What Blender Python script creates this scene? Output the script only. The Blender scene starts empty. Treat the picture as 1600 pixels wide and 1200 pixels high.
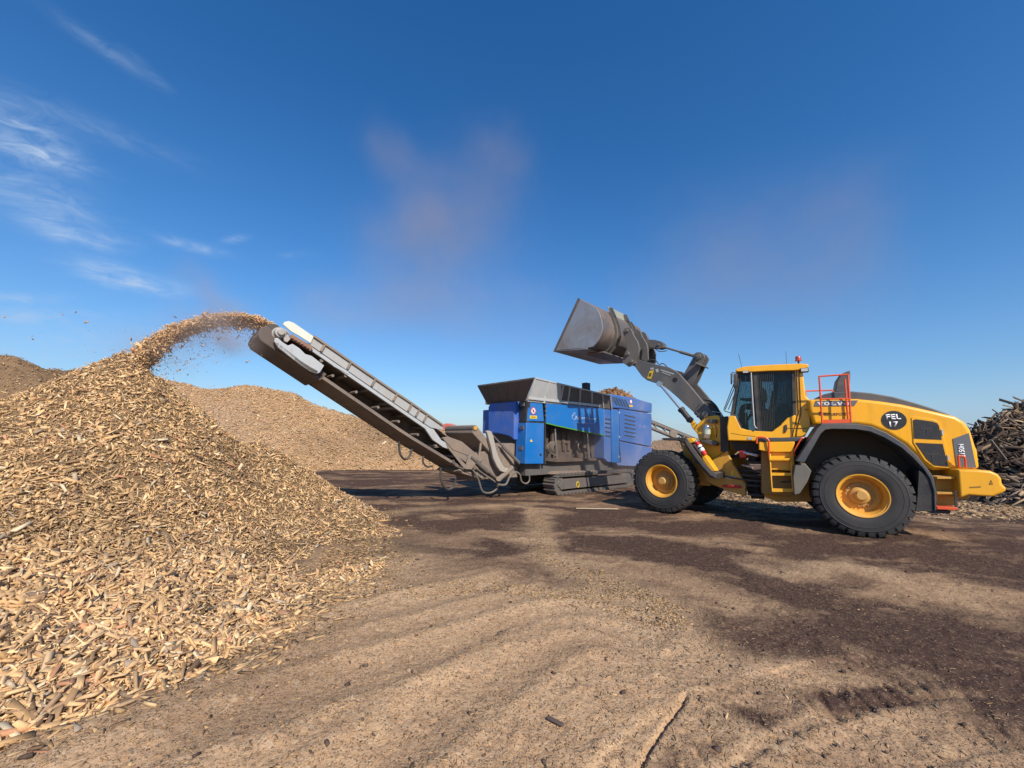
import bpy, bmesh, math, random
import numpy as np
from mathutils import Vector, Matrix

# ------------------------------------------------------------------ camera, sky, sun, exposure
FPX, CAM_H, HORIZON, ROLL = 620.0, 1.9, 690.0, math.radians(0.8)
PITCH = math.atan((HORIZON - 600.0) / FPX)
S = bpy.context.scene
COL = S.collection
cd = bpy.data.cameras.new('camera'); cam = bpy.data.objects.new('camera', cd); COL.objects.link(cam)
cd.sensor_width = 36.0; cd.lens = 36.0 * FPX / 1600.0; cd.clip_start = 0.05; cd.clip_end = 5000
MCAM = Matrix.Rotation(math.pi / 2 + PITCH, 3, 'X') @ Matrix.Rotation(ROLL, 3, 'Z')
cam.matrix_world = Matrix.Translation((0, 0, CAM_H)) @ MCAM.to_4x4()
S.camera = cam

SUN_EL = math.radians(37); SUN_DIR = Vector((0.40, -0.92, 0)).normalized()   # horizontal direction towards the sun
SUN_AZ = math.atan2(SUN_DIR.x, SUN_DIR.y)
sl = bpy.data.lights.new('sun', 'SUN'); sl.energy = 5.0; sl.angle = math.radians(0.53); sl.color = (1.0, 0.94, 0.85)
so = bpy.data.objects.new('sun', sl); COL.objects.link(so)
tow = Vector((SUN_DIR.x * math.cos(SUN_EL), SUN_DIR.y * math.cos(SUN_EL), math.sin(SUN_EL)))
so.rotation_euler = tow.to_track_quat('Z', 'Y').to_euler(); so.location = tow * 60
S.view_settings.view_transform = 'Standard'; S.view_settings.look = 'None'
S.view_settings.exposure = 0.12; S.view_settings.gamma = 1.0
S.cycles.max_bounces = 6; S.cycles.diffuse_bounces = 3; S.cycles.glossy_bounces = 3
S.cycles.transparent_max_bounces = 16; S.cycles.volume_bounces = 0
S.cycles.volume_step_rate = 1.0; S.cycles.volume_max_steps = 96
S.cycles.use_denoising = True

W = bpy.data.worlds.new('World'); S.world = W; W.use_nodes = True
nt = W.node_tree; nt.nodes.clear()


class NG:
    """small helper to write node trees"""
    def __init__(s, nt): s.nt = nt
    def n(s, typ, **kw):
        o = s.nt.nodes.new(typ)
        for k, v in kw.items(): setattr(o, k, v)
        return o
    def l(s, a, b): s.nt.links.new(a, b)
    def setin(s, sock, v):
        if isinstance(v, bpy.types.NodeSocket): s.l(v, sock)
        else: sock.default_value = v
    def m(s, op, a, b=0.0, c=None, clamp=False):
        o = s.n('ShaderNodeMath', operation=op); o.use_clamp = clamp
        s.setin(o.inputs[0], a); s.setin(o.inputs[1], b)
        if c is not None: s.setin(o.inputs[2], c)
        return o.outputs[0]
    def vm(s, op, a, b=(0, 0, 0)):
        o = s.n('ShaderNodeVectorMath', operation=op)
        s.setin(o.inputs[0], a); s.setin(o.inputs[1], b)
        return o.outputs[0]
    def noise(s, vec, scale, detail=4.0, rough=0.55, dist=0.0, col=False):
        o = s.n('ShaderNodeTexNoise'); s.l(vec, o.inputs['Vector'])
        o.inputs['Scale'].default_value = scale; o.inputs['Detail'].default_value = detail
        o.inputs['Roughness'].default_value = rough; o.inputs['Distortion'].default_value = dist
        return o.outputs['Color' if col else 'Fac']
    def ramp(s, fac, lo, hi, a=0.0, b=1.0):
        o = s.n('ShaderNodeMapRange'); o.clamp = True
        s.setin(o.inputs[0], fac)
        for i, v in zip((1, 2, 3, 4), (lo, hi, a, b)): s.setin(o.inputs[i], v)
        return o.outputs[0]
    def mix(s, fac, a, b, blend='MIX'):
        o = s.n('ShaderNodeMix', data_type='RGBA', blend_type=blend)
        s.setin(o.inputs[0], fac)
        for sock, v in ((o.inputs[6], a), (o.inputs[7], b)):
            if isinstance(v, bpy.types.NodeSocket): s.l(v, sock)
            else: sock.default_value = (*v[:3], 1.0)
        return o.outputs[2]
    def scalevec(s, vec, sc, rot=(0, 0, 0)):
        o = s.n('ShaderNodeMapping'); s.l(vec, o.inputs[0]); o.inputs[3].default_value = sc; o.inputs[2].default_value = rot
        return o.outputs[0]


g = NG(nt)
sky = g.n('ShaderNodeTexSky', sky_type='NISHITA'); sky.sun_disc = False
sky.sun_elevation = SUN_EL; sky.sun_rotation = SUN_AZ
sky.altitude = 200; sky.air_density = 1.15; sky.dust_density = 0.25; sky.ozone_density = 4.0
hs = g.n('ShaderNodeHueSaturation'); hs.inputs['Saturation'].default_value = 1.30; hs.inputs['Value'].default_value = 1.14
hs.inputs['Hue'].default_value = 0.505
g.l(sky.outputs[0], hs.inputs['Color'])
tc = g.n('ShaderNodeTexCoord'); D = g.vm('NORMALIZE', tc.outputs['Generated'])
sx = g.n('ShaderNodeSeparateXYZ'); g.l(D, sx.inputs[0])
AZ = g.m('ARCTAN2', sx.outputs[0], sx.outputs[1]); EL = g.m('ARCSINE', sx.outputs[2])
ce = g.n('ShaderNodeCombineXYZ'); g.l(AZ, ce.inputs[0]); g.l(EL, ce.inputs[1])
warp = g.noise(ce.outputs[0], 5.0, 3.0, 0.6, 0.0, True)
wv = g.n('ShaderNodeVectorMath', operation='MULTIPLY_ADD'); g.l(warp, wv.inputs[0]); wv.inputs[1].default_value = (0.12, 0.06, 0); g.l(ce.outputs[0], wv.inputs[2])
st = g.scalevec(wv.outputs[0], (7.0, 22.0, 1.0), (0, 0, math.radians(-6)))
fib = g.ramp(g.noise(st, 2.2, 6.0, 0.62, 0.8), 0.40, 0.78)
fib2 = g.ramp(g.noise(g.scalevec(wv.outputs[0], (5.0, 8.0, 1.0), (0, 0, math.radians(-15))), 3.0, 5.0, 0.6, 0.6), 0.25, 0.75)


def px_dir(px, py):
    d = MCAM @ Vector(((px - 800) / FPX, (600 - py) / FPX, -1)); return d.normalized()


cloud = None
# wisps of cirrus: where in the sky (azimuth, elevation), how long and wide, how they lean, how strong
for (px, py, lu, lv, rot, amp) in [(165, 78, .050, .008, -24, .30), (225, 104, .03, .006, -32, .22), (40, 205, .045, .022, -30, .8), (50, 240, .05, .014, -12, .8), (10, 285, .06, .018, -8, .6), (60, 320, .07, .016, -10, .45),
                                   (95, 360, .040, .016, -20, .75), (165, 378, .035, .011, -6, .4), (170, 425, .045, .014, -18, .9), (235, 448, .050, .014, -8, .7), (300, 385, .045, .008, -14, .6), (368, 374, .018, .006, 8, .5), (460, 398, .03, .006, 0, .15),
                                   (15, 466, .05, .008, 0, .6), (25, 494, .08, .010, -2, .55), (60, 545, .16, .040, 0, .40), (150, 200, .10, .015, -14, .22), (1520, 640, .30, .028, 0, .30)]:
    rot += 16
    d = px_dir(px, py); a0 = math.atan2(d.x, d.y); e0 = math.asin(d.z)
    c_, s_ = math.cos(math.radians(rot)), math.sin(math.radians(rot))
    da = g.m('SUBTRACT', AZ, a0); de = g.m('SUBTRACT', EL, e0)
    uu = g.m('ADD', g.m('MULTIPLY', da, c_ / lu), g.m('MULTIPLY', de, s_ / lu))
    vv = g.m('ADD', g.m('MULTIPLY', da, -s_ / lv), g.m('MULTIPLY', de, c_ / lv))
    q = g.m('ADD', g.m('MULTIPLY', uu, uu), g.m('MULTIPLY', vv, vv))
    e = g.m('MULTIPLY', g.m('EXPONENT', g.m('MULTIPLY', q, -0.8)), amp * 1.6)
    cloud = e if cloud is None else g.m('ADD', cloud, e)
cmask = g.m('MULTIPLY', cloud, g.m('ADD', g.m('MULTIPLY', fib, 0.65), g.m('MULTIPLY', fib2, 0.35)), clamp=True)
# thin pale air low over the horizon
low = g.m('MULTIPLY', g.m('EXPONENT', g.m('MULTIPLY', g.m('ABSOLUTE', EL), -5.0)), 0.70)
c1 = g.mix(g.m('MULTIPLY', cmask, 0.75), hs.outputs[0], (4.6, 5.6, 6.9))
c2 = g.mix(low, c1, (1.25, 2.45, 4.8))
bg = g.n('ShaderNodeBackground'); g.l(c2, bg.inputs[0]); bg.inputs[1].default_value = 0.12
wo = g.n('ShaderNodeOutputWorld'); g.l(bg.outputs[0], wo.inputs[0])

# ------------------------------------------------------------------ helpers
rng = np.random.default_rng(7)
random.seed(7)


def tag(o, label=None, cat=None, group=None, kind=None):
    if label: o['label'] = label
    if cat: o['category'] = cat
    if group: o['group'] = group
    if kind: o['kind'] = kind
    return o


def thing(name, loc, label, cat, group=None):
    o = bpy.data.objects.new(name, None); COL.objects.link(o); o.location = loc; o.empty_display_size = 0.3
    return tag(o, label, cat, group)


class Fr:
    """an upright local frame: u along a machine, v away from its near side, z up"""
    def __init__(s, ox, oy, deg):
        t = math.radians(deg); s.deg = deg
        s.O = Vector((ox, oy, 0)); s.u = Vector((math.cos(t), -math.sin(t), 0)); s.v = Vector((math.sin(t), math.cos(t), 0))
    def W(s, u, v, z): return s.O + s.u * u + s.v * v + Vector((0, 0, z))
    def pv(s, px, py, v):                      # point of the plane v = const
        d = MCAM @ Vector(((px - 800) / FPX, (600 - py) / FPX, -1)); C = Vector((0, 0, CAM_H))
        t = (v - (C - s.O).dot(s.v)) / d.dot(s.v); P = C + d * t
        return (P - s.O).dot(s.u), P.z
    def pu(s, px, py, u):
        d = MCAM @ Vector(((px - 800) / FPX, (600 - py) / FPX, -1)); C = Vector((0, 0, CAM_H))
        t = (u - (C - s.O).dot(s.u)) / d.dot(s.u); P = C + d * t
        return (P - s.O).dot(s.v), P.z
    def P(s, px, py, v):
        u, z = s.pv(px, py, v); return s.W(u, v, z)


def ground_at(px, py, z=0.0):
    d = MCAM @ Vector(((px - 800) / FPX, (600 - py) / FPX, -1)); return Vector((0, 0, CAM_H)) + d * ((z - CAM_H) / d.z)


ID = Fr(0, 0, 0)


class MB:
    def __init__(s): s.v = []; s.f = []; s.mi = []; s.marks = []
    def add(s, vs, fs, mi=0):
        s.marks.append((len(s.f), len(s.v))); b = len(s.v); s.v += [Vector(x) for x in vs]; s.f += [[b + i for i in f] for f in fs]; s.mi += [mi] * len(fs)
        return s
    def loft(s, A, B, mi=0):                   # two rings of equal length, capped
        n = len(A); return s.add(list(A) + list(B), [list(range(n))[::-1], list(range(n, 2 * n))] + [[i, (i + 1) % n, n + (i + 1) % n, n + i] for i in range(n)], mi)
    def uz(s, fr, pts, v0, v1, mi=0): return s.loft([fr.W(u, v0, z) for u, z in pts], [fr.W(u, v1, z) for u, z in pts], mi)
    def pz(s, fr, px, v0, v1, mi=0, vt=None):  # outline given on the plane v = vt (or v0)
        return s.uz(fr, [fr.pv(x, y, v0 if vt is None else vt) for x, y in px], v0, v1, mi)
    def vz(s, fr, pts, u0, u1, mi=0): return s.loft([fr.W(u0, v, z) for v, z in pts], [fr.W(u1, v, z) for v, z in pts], mi)
    def box(s, fr, u0, u1, v0, v1, z0, z1, mi=0): return s.uz(fr, [(u0, z0), (u1, z0), (u1, z1), (u0, z1)], v0, v1, mi)
    def hexa(s, lo, hi, mi=0): return s.loft(lo, hi, mi)
    def tube(s, pts, r, n=8, mi=0, r1=None):
        pts = [Vector(p) for p in pts]; m = len(pts); rings = []; up = None
        for i, p in enumerate(pts):
            d = (pts[min(i + 1, m - 1)] - pts[max(i - 1, 0)]).normalized()
            if up is None: up = Vector((0, 0, 1)) if abs(d.z) < 0.9 else Vector((1, 0, 0))
            a = (up - d * up.dot(d)).normalized(); b = d.cross(a); up = a
            rr = r if r1 is None else r + (r1 - r) * i / (m - 1)
            rings.append([p + (a * math.cos(2 * math.pi * k / n) + b * math.sin(2 * math.pi * k / n)) * rr for k in range(n)])
        vs = [x for R in rings for x in R]
        fs = [[i * n + k, i * n + (k + 1) % n, (i + 1) * n + (k + 1) % n, (i + 1) * n + k] for i in range(m - 1) for k in range(n)]
        fs += [list(range(n))[::-1], [(m - 1) * n + k for k in range(n)]]
        return s.add(vs, fs, mi)
    def bar(s, a, b, w, h, mi=0, up=(0, 0, 1)):  # rectangular bar
        a, b = Vector(a), Vector(b); d = (b - a).normalized(); up = Vector(up)
        x = d.cross(up)
        if x.length < 1e-3: x = d.cross(Vector((1, 0, 0)))
        x.normalize(); y = x.cross(d)
        R = lambda p: [p + x * sx * w / 2 + y * sy * h / 2 for sx, sy in ((-1, -1), (1, -1), (1, 1), (-1, 1))]
        return s.loft(R(a), R(b), mi)
    def lathe(s, prof, c, ax, n=32, mi=0):     # profile of (radius, distance along axis)
        c = Vector(c); ax = Vector(ax).normalized(); a = ax.orthogonal().normalized(); b = ax.cross(a); m = len(prof)
        vs = [c + ax * h + (a * math.cos(2 * math.pi * k / n) + b * math.sin(2 * math.pi * k / n)) * r for r, h in prof for k in range(n)]
        fs = [[i * n + k, i * n + (k + 1) % n, (i + 1) * n + (k + 1) % n, (i + 1) * n + k] for i in range(m - 1) for k in range(n)]
        if prof[0][0] > 1e-6: fs += [[(m - 1) * n + k, (m - 1) * n + (k + 1) % n, (k + 1) % n, k] for k in range(n)]   # a ring, not a disc
        return s.add(vs, fs, mi)
    def each(s, name, mats, parent=None, **kw):   # every added piece becomes an object of its own
        out = []
        for a, (f0, v0) in enumerate(s.marks):
            f1, v1 = s.marks[a + 1] if a + 1 < len(s.marks) else (len(s.f), len(s.v))
            m = MB(); m.v = s.v[v0:v1]; m.f = [[i - v0 for i in f] for f in s.f[f0:f1]]; m.mi = s.mi[f0:f1]; out.append(m.build(name, mats, parent, **kw))
        return out
    def build(s, name, mats, parent=None, root=None, bev=0.0, ang=35, local=False, seg=1):
        if not isinstance(mats, (list, tuple)): mats = [mats]
        off = Vector((0, 0, 0)) if local else (root or topof(parent)).location if (root or parent) else Vector((0, 0, 0))
        me = bpy.data.meshes.new(name); me.from_pydata([v - off for v in s.v], [], s.f)
        for m in mats: me.materials.append(m)
        me.polygons.foreach_set('material_index', s.mi)
        bm = bmesh.new(); bm.from_mesh(me); bmesh.ops.recalc_face_normals(bm, faces=bm.faces); bm.to_mesh(me); bm.free()
        me.polygons.foreach_set('use_smooth', [True] * len(me.polygons)); me.set_sharp_from_angle(angle=math.radians(ang)); me.update()
        o = bpy.data.objects.new(name, me); COL.objects.link(o); o.parent = parent
        if bev:
            b = o.modifiers.new('bevel', 'BEVEL'); b.width = bev; b.segments = seg + 1; b.limit_method = 'ANGLE'; b.angle_limit = math.radians(35); b.harden_normals = False
        return o


def topof(o):
    while o is not None and o.parent is not None: o = o.parent
    return o


def circ(cu, cz, r, n=20, ru=None): return [(cu + (ru or r) * math.cos(2 * math.pi * k / n), cz + r * math.sin(2 * math.pi * k / n)) for k in range(n)]


def bez(a, b, sag, n=14):
    a, b = Vector(a), Vector(b); return [a.lerp(b, t) - Vector((0, 0, sag * 4 * t * (1 - t))) for t in [i / n for i in range(n + 1)]]


def smooth_path(pts, n=5):
    pts = [Vector(p) for p in pts]; out = []
    for i in range(len(pts) - 1):
        p0, p1, p2, p3 = pts[max(i - 1, 0)], pts[i], pts[i + 1], pts[min(i + 2, len(pts) - 1)]
        for k in range(n):
            t = k / n; out.append(0.5 * ((2 * p1) + (p2 - p0) * t + (2 * p0 - 5 * p1 + 4 * p2 - p3) * t * t + (3 * p1 - p0 - 3 * p2 + p3) * t ** 3))
    return out + [pts[-1]]


def lettering(name, fr, body, x0, y0, x1, ytop, v, mat, parent, shear=0.0, rot=False, bold=0.012):
    """letters standing on the plane v; baseline from pixel (x0,y0) to x1, cap height up to ytop"""
    cu = bpy.data.curves.new(name, 'FONT'); cu.body = body; cu.extrude = 0.0; cu.shear = shear; cu.offset = bold
    t = bpy.data.objects.new(name, cu); COL.objects.link(t)
    bpy.context.view_layer.update()
    me = bpy.data.meshes.new_from_object(t.evaluated_get(bpy.context.evaluated_depsgraph_get()))
    bpy.data.objects.remove(t)
    vs = [v_.co.copy() for v_ in me.vertices]
    mx0, mx1 = min(p.x for p in vs), max(p.x for p in vs); my0, my1 = min(p.y for p in vs), max(p.y for p in vs)
    u0, z0 = fr.pv(x0, y0, v); u1, _ = fr.pv(x1, y0, v); _, z1 = fr.pv(x0, ytop, v)
    off = topof(parent).location
    for i, p in enumerate(vs):
        a = (p.x - mx0) / (mx1 - mx0); b = (p.y - my0) / (my1 - my0)
        if rot:   # reads upwards: the word's length runs from y0 up to ytop
            q = fr.W(u0 + (u1 - u0) * (1 - b), v, z0 + (z1 - z0) * a)
        else: q = fr.W(u0 + (u1 - u0) * a, v, z0 + (z1 - z0) * b)
        me.vertices[i].co = q - off
    me.materials.append(mat); me.name = name
    o = bpy.data.objects.new(name, me); COL.objects.link(o); o.parent = parent
    sm = o.modifiers.new('thick', 'SOLIDIFY'); sm.thickness = 0.003; sm.offset = 0
    return o


# ------------------------------------------------------------------ procedural materials
def newmat(name):
    m = bpy.data.materials.new(name); m.use_nodes = True; m.node_tree.nodes.clear(); g = NG(m.node_tree)
    b = g.n('ShaderNodeBsdfPrincipled'); o = g.n('ShaderNodeOutputMaterial'); g.l(b.outputs[0], o.inputs[0])
    return m, g, b


DUST = (0.33, 0.24, 0.165)


def paint(name, col, rough=0.4, metal=0.0, dust=0.3, dcol=DUST, scale=1.5, lowdust=0.0, zlow=2.0, bump=0.15, coat=0.0, grime=0.35, updust=0.6):
    """painted or bare sheet metal with dust films, grime streaks and dust settled on level faces"""
    m, g, b = newmat(name); tc = g.n('ShaderNodeTexCoord'); geo = g.n('ShaderNodeNewGeometry'); V = tc.outputs['Object']
    n1 = g.noise(V, scale, 6.0, 0.65, 0.4); n2 = g.noise(g.scalevec(V, (6, 6, 1.2)), scale, 5.0, 0.6); n3 = g.noise(V, scale * 22, 3.0, 0.6)
    sep = g.n('ShaderNodeSeparateXYZ'); g.l(geo.outputs['Normal'], sep.inputs[0])
    sp = g.n('ShaderNodeSeparateXYZ'); g.l(V, sp.inputs[0])
    k = g.ramp(n1, 0.42, 0.72)
    k = g.m('MULTIPLY', k, g.ramp(n3, 0.2, 0.65, 0.5, 1.0))
    k = g.m('MULTIPLY', k, dust)
    up = g.m('MULTIPLY', g.ramp(sep.outputs[2], 0.35, 0.95), updust * min(1, dust * 2.2))
    k = g.m('MAXIMUM', k, g.m('MULTIPLY', up, g.ramp(n3, 0.25, 0.6, 0.55, 1.0)))
    if lowdust: k = g.m('MAXIMUM', k, g.m('MULTIPLY', g.m('MULTIPLY', g.ramp(sp.outputs[2], 0.0, zlow, 1.0, 0.0), g.ramp(n1, 0.25, 0.6, 0.3, 1.0)), lowdust))
    var = g.mix(g.m('MULTIPLY', g.ramp(n2, 0.5, 0.8), grime), col, tuple(c * 0.35 + d * 0.12 for c, d in zip(col, DUST)))
    var = g.mix(g.ramp(n3, 0.3, 0.7, 0.0, 0.12), var, tuple(min(1, c * 1.35 + 0.01) for c in col))
    g.l(g.mix(k, var, dcol), b.inputs['Base Color'])
    g.l(g.m('ADD', g.m('MULTIPLY', k, 0.6), rough, clamp=True), b.inputs['Roughness'])
    if metal: g.l(g.m('MULTIPLY', g.m('SUBTRACT', 1.0, k), metal), b.inputs['Metallic'])
    if coat: b.inputs['Coat Weight'].default_value = coat
    if bump:
        bp = g.n('ShaderNodeBump'); bp.inputs['Strength'].default_value = bump; bp.inputs['Distance'].default_value = 0.01
        g.l(g.m('ADD', n1, g.m('MULTIPLY', n3, 0.25)), bp.inputs['Height']); g.l(bp.outputs[0], b.inputs['Normal'])
    return m


def flat(name, col, rough=0.5, emit=0):
    m, g, b = newmat(name); tc = g.n('ShaderNodeTexCoord'); n = g.noise(tc.outputs['Object'], 14.0, 4.0, 0.6)
    g.l(g.mix(g.ramp(n, 0.35, 0.75, 0.0, 0.35), col, tuple(c * 0.6 + d * 0.2 for c, d in zip(col, DUST))), b.inputs['Base Color']); b.inputs['Roughness'].default_value = rough
    return m


YEL = paint('yellow_paint', (0.90, 0.405, 0.004), 0.34, dust=0.16, dcol=(0.42, 0.25, 0.11), coat=0.25, grime=0.30, lowdust=0.45, zlow=1.9, bump=0.05, updust=0.55)
YEL2 = paint('yellow_paint_worn', (0.66, 0.32, 0.015), 0.5, dust=0.45, grime=0.5, lowdust=0.6, zlow=2.2)
GREY = paint('dark_grey_plastic', (0.062, 0.065, 0.07), 0.45, dust=0.30, grime=0.2, bump=0.05)
BOOM = paint('boom_grey_paint', (0.105, 0.10, 0.095), 0.42, dust=0.42, dcol=(.25,.19,.14), grime=0.4)
BUCKM = paint('worn_bucket_steel', (0.12, 0.105, 0.095), 0.5, metal=0.1, dust=0.85, dcol=(0.25, 0.155, 0.10), scale=1.5, grime=0.6)
BUCKS = paint('worn_bucket_cheek', (0.33, 0.34, 0.36), 0.40, metal=0.35, dust=0.8, dcol=(0.13, 0.092, 0.072), scale=1.1, grime=0.3)
BLACK = paint('black_steel', (0.018, 0.018, 0.02), 0.55, dust=0.25, grime=0.1)
RUB = paint('tyre_rubber', (0.028, 0.027, 0.027), 0.75, dust=0.30, dcol=(0.115, 0.09, 0.075), scale=3.0, grime=0.1, bump=0.25, updust=0.2)
HOSE = paint('rubber_hose', (0.02, 0.02, 0.02), 0.5, dust=0.35)
HOSEG = paint('dusty_hose', (0.12, 0.105, 0.09), 0.7, dust=0.7)
BLUE = paint('blue_paint', (0.005, 0.135, 0.42), 0.35, dust=0.22, coat=0.25, dcol=(0.26, 0.24, 0.26), scale=0.9, grime=0.12)
BLUED = paint('dusty_blue_paint', (0.022, 0.115, 0.36), 0.5, dust=0.6, dcol=(0.27, 0.27, 0.34), scale=0.5, lowdust=0.75, zlow=2.3, grime=0.15)
STEEL = paint('galvanised_steel', (0.48, 0.48, 0.47), 0.5, metal=0.25, dust=0.35, dcol=(0.36, 0.29, 0.22), grime=0.35)
STEELD = paint('dusty_dark_steel', (0.10, 0.09, 0.08), 0.65, dust=0.7, dcol=(0.20, 0.138, 0.095), grime=0.5)  # also carries the bucket shadow painted on the near hopper side
BAY = paint('dusty_bay_steel', (0.07, 0.05, 0.038), 0.8, dust=0.75, dcol=(0.18, 0.12, 0.082), grime=0.6, scale=2.5)
DUSTY = paint('dust_covered_steel', (0.20, 0.155, 0.12), 0.8, dust=0.95, dcol=(0.31, 0.22, 0.155), grime=0.7, scale=2.5)
UNDER = paint('conveyor_underside', (0.16, 0.125, 0.10), 0.75, dust=0.7, dcol=(0.34, 0.25, 0.19), grime=0.6)
GIRD = paint('pale_girder_paint', (0.40, 0.42, 0.43), 0.5, lowdust=0.9, zlow=3.2, dust=0.45, dcol=(0.36, 0.28, 0.2), grime=0.3)
CREAM = paint('cream_plastic', (0.66, 0.64, 0.52), 0.4, dust=0.3, grime=0.15)
CHROME = paint('cylinder_chrome', (0.6, 0.6, 0.6), 0.2, metal=0.9, dust=0.12, grime=0.1, bump=0)
REDO = paint('orange_red_paint', (0.75, 0.085, 0.02), 0.4, dust=0.15, grime=0.15)
RED = paint('red_enamel', (0.6, 0.02, 0.02), 0.3, dust=0.15, grime=0.1)
WHITE = flat('white_vinyl', (0.78, 0.78, 0.76), 0.45)
YVIN = flat('yellow_vinyl', (0.75, 0.50, 0.02), 0.5)
BVIN = flat('black_vinyl', (0.025, 0.025, 0.027), 0.4)
GREEN = flat('green_stripe', (0.07, 0.30, 0.03), 0.5)
DECALG = flat('grey_vinyl', (0.13, 0.135, 0.145), 0.45)
RVIN = flat('red_vinyl', (0.6, 0.02, 0.02), 0.5)
PALEB = flat('pale_blue_vinyl', (0.42, 0.50, 0.68), 0.5)
BROWNT = flat('brown_print', (0.25, 0.10, 0.02), 0.5)


def glass(name, tint, refl=0.12):
    m = bpy.data.materials.new(name); m.use_nodes = True; m.node_tree.nodes.clear(); g = NG(m.node_tree)
    t = g.n('ShaderNodeBsdfTransparent'); t.inputs[0].default_value = (*tint, 1); gl = g.n('ShaderNodeBsdfGlossy'); gl.inputs[1].default_value = 0.03
    fr = g.n('ShaderNodeFresnel'); fr.inputs[0].default_value = 1.5; mx = g.n('ShaderNodeMixShader')
    d = g.n('ShaderNodeBsdfDiffuse'); d.inputs[0].default_value = (0.2, 0.16, 0.12, 1); mx2 = g.n('ShaderNodeMixShader')
    tc = g.n('ShaderNodeTexCoord'); g.l(g.ramp(g.noise(tc.outputs['Object'], 3.0, 5.0, 0.7), 0.4, 0.8, 0.005, 0.035), mx2.inputs[0])
    g.l(g.m('MULTIPLY', fr.outputs[0], .6), mx.inputs[0]); g.l(t.outputs[0], mx.inputs[1]); g.l(gl.outputs[0], mx.inputs[2])
    g.l(mx.outputs[0], mx2.inputs[1]); g.l(d.outputs[0], mx2.inputs[2])
    o = g.n('ShaderNodeOutputMaterial'); g.l(mx2.outputs[0], o.inputs[0]); return m


GLASS = glass('cab_glass', (0.55, 0.64, 0.66))
LENS = glass('lens_glass', (0.85, 0.85, 0.85))


# ------------------------------------------------------------------ noise for terrain
def vnoise(x, y, seed=0):
    xi = np.floor(x).astype(np.int64); yi = np.floor(y).astype(np.int64); fx = x - xi; fy = y - yi
    fx = fx * fx * (3 - 2 * fx); fy = fy * fy * (3 - 2 * fy)
    def h(a, b):
        n = (a * 374761393 + b * 668265263 + seed * 974711) & 0x7fffffff
        n = ((n ^ (n >> 13)) * 1274126177) & 0x7fffffff; n = n ^ (n >> 16)
        return (n & 0xffff) / 65535.0
    return (h(xi, yi) * (1 - fx) + h(xi + 1, yi) * fx) * (1 - fy) + (h(xi, yi + 1) * (1 - fx) + h(xi + 1, yi + 1) * fx) * fy


def fbm(x, y, seed=0, octv=5, gain=0.5):
    s = 0; a = 1; t = 0
    for o in range(octv):
        s = s + a * vnoise(x * 2 ** o + 17.3 * o, y * 2 ** o - 9.1 * o, seed + o); t += a; a *= gain
    return s / t - 0.5


def sstep(a, b, x): t = np.clip((x - a) / (b - a), 0, 1); return t * t * (3 - 2 * t)


def grid_mesh(name, X, Y, Z, mats, parent=None, attrs=None, smooth=True, off=(0, 0, 0)):
    n, m = X.shape; me = bpy.data.meshes.new(name)
    co = np.stack([X - off[0], Y - off[1], Z - off[2]], -1).reshape(-1, 3).astype(np.float32)
    i = np.arange(n * m).reshape(n, m); q = np.stack([i[:-1, :-1], i[:-1, 1:], i[1:, 1:], i[1:, :-1]], -1).reshape(-1, 4)
    me.vertices.add(len(co)); me.vertices.foreach_set('co', co.ravel())
    me.loops.add(q.size); me.loops.foreach_set('vertex_index', q.ravel().astype(np.int32))
    me.polygons.add(len(q)); me.polygons.foreach_set('loop_start', np.arange(0, q.size, 4, dtype=np.int32))
    me.update(calc_edges=True)
    me.polygons.foreach_set('use_smooth', np.full(len(q), smooth)); 
    for k, a in (attrs or {}).items():
        at = me.attributes.new(k, 'FLOAT', 'POINT'); at.data.foreach_set('value', a.ravel().astype(np.float32))
    for mt in mats: me.materials.append(mt)
    # face up
    if me.polygons[0].normal.z < 0: me.flip_normals()
    o = bpy.data.objects.new(name, me); COL.objects.link(o); o.parent = parent; return o


def chip_arrays(P, N, L, Wd, T, tilt, dirv=None, spread=math.pi):
    n = len(P); r = rng.normal(size=(n, 3)); nn = N + r * tilt[:, None]; nn /= np.linalg.norm(nn, axis=1)[:, None]
    t = rng.normal(size=(n, 3)) if dirv is None else dirv + rng.normal(size=(n, 3)) * 0.5
    t -= nn * (t * nn).sum(1)[:, None]; t /= np.linalg.norm(t, axis=1)[:, None] + 1e-9
    b = np.cross(nn, t); V = np.empty((n, 8, 3)); k = 0
    e1 = rng.uniform(0.25, 1.0, n); e2 = rng.uniform(0.25, 1.0, n); sk = rng.uniform(-.35, .35, n); bend = rng.uniform(-.12, .12, n)
    for sn in (-1, 1):
        for (st, sb) in ((-1, -1), (1, -1), (1, 1), (-1, 1)):
            e = e1 if st < 0 else e2
            V[:, k] = P + t * ((st * L / 2) + sb * sk * Wd)[:, None] + b * (sb * Wd / 2 * e)[:, None] + nn * ((sn * T / 2) + (bend * L if st > 0 else 0))[:, None]; k += 1
    return V


CF = np.array([[0, 3, 2, 1], [4, 5, 6, 7], [0, 1, 5, 4], [1, 2, 6, 5], [2, 3, 7, 6], [3, 0, 4, 7]])


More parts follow.
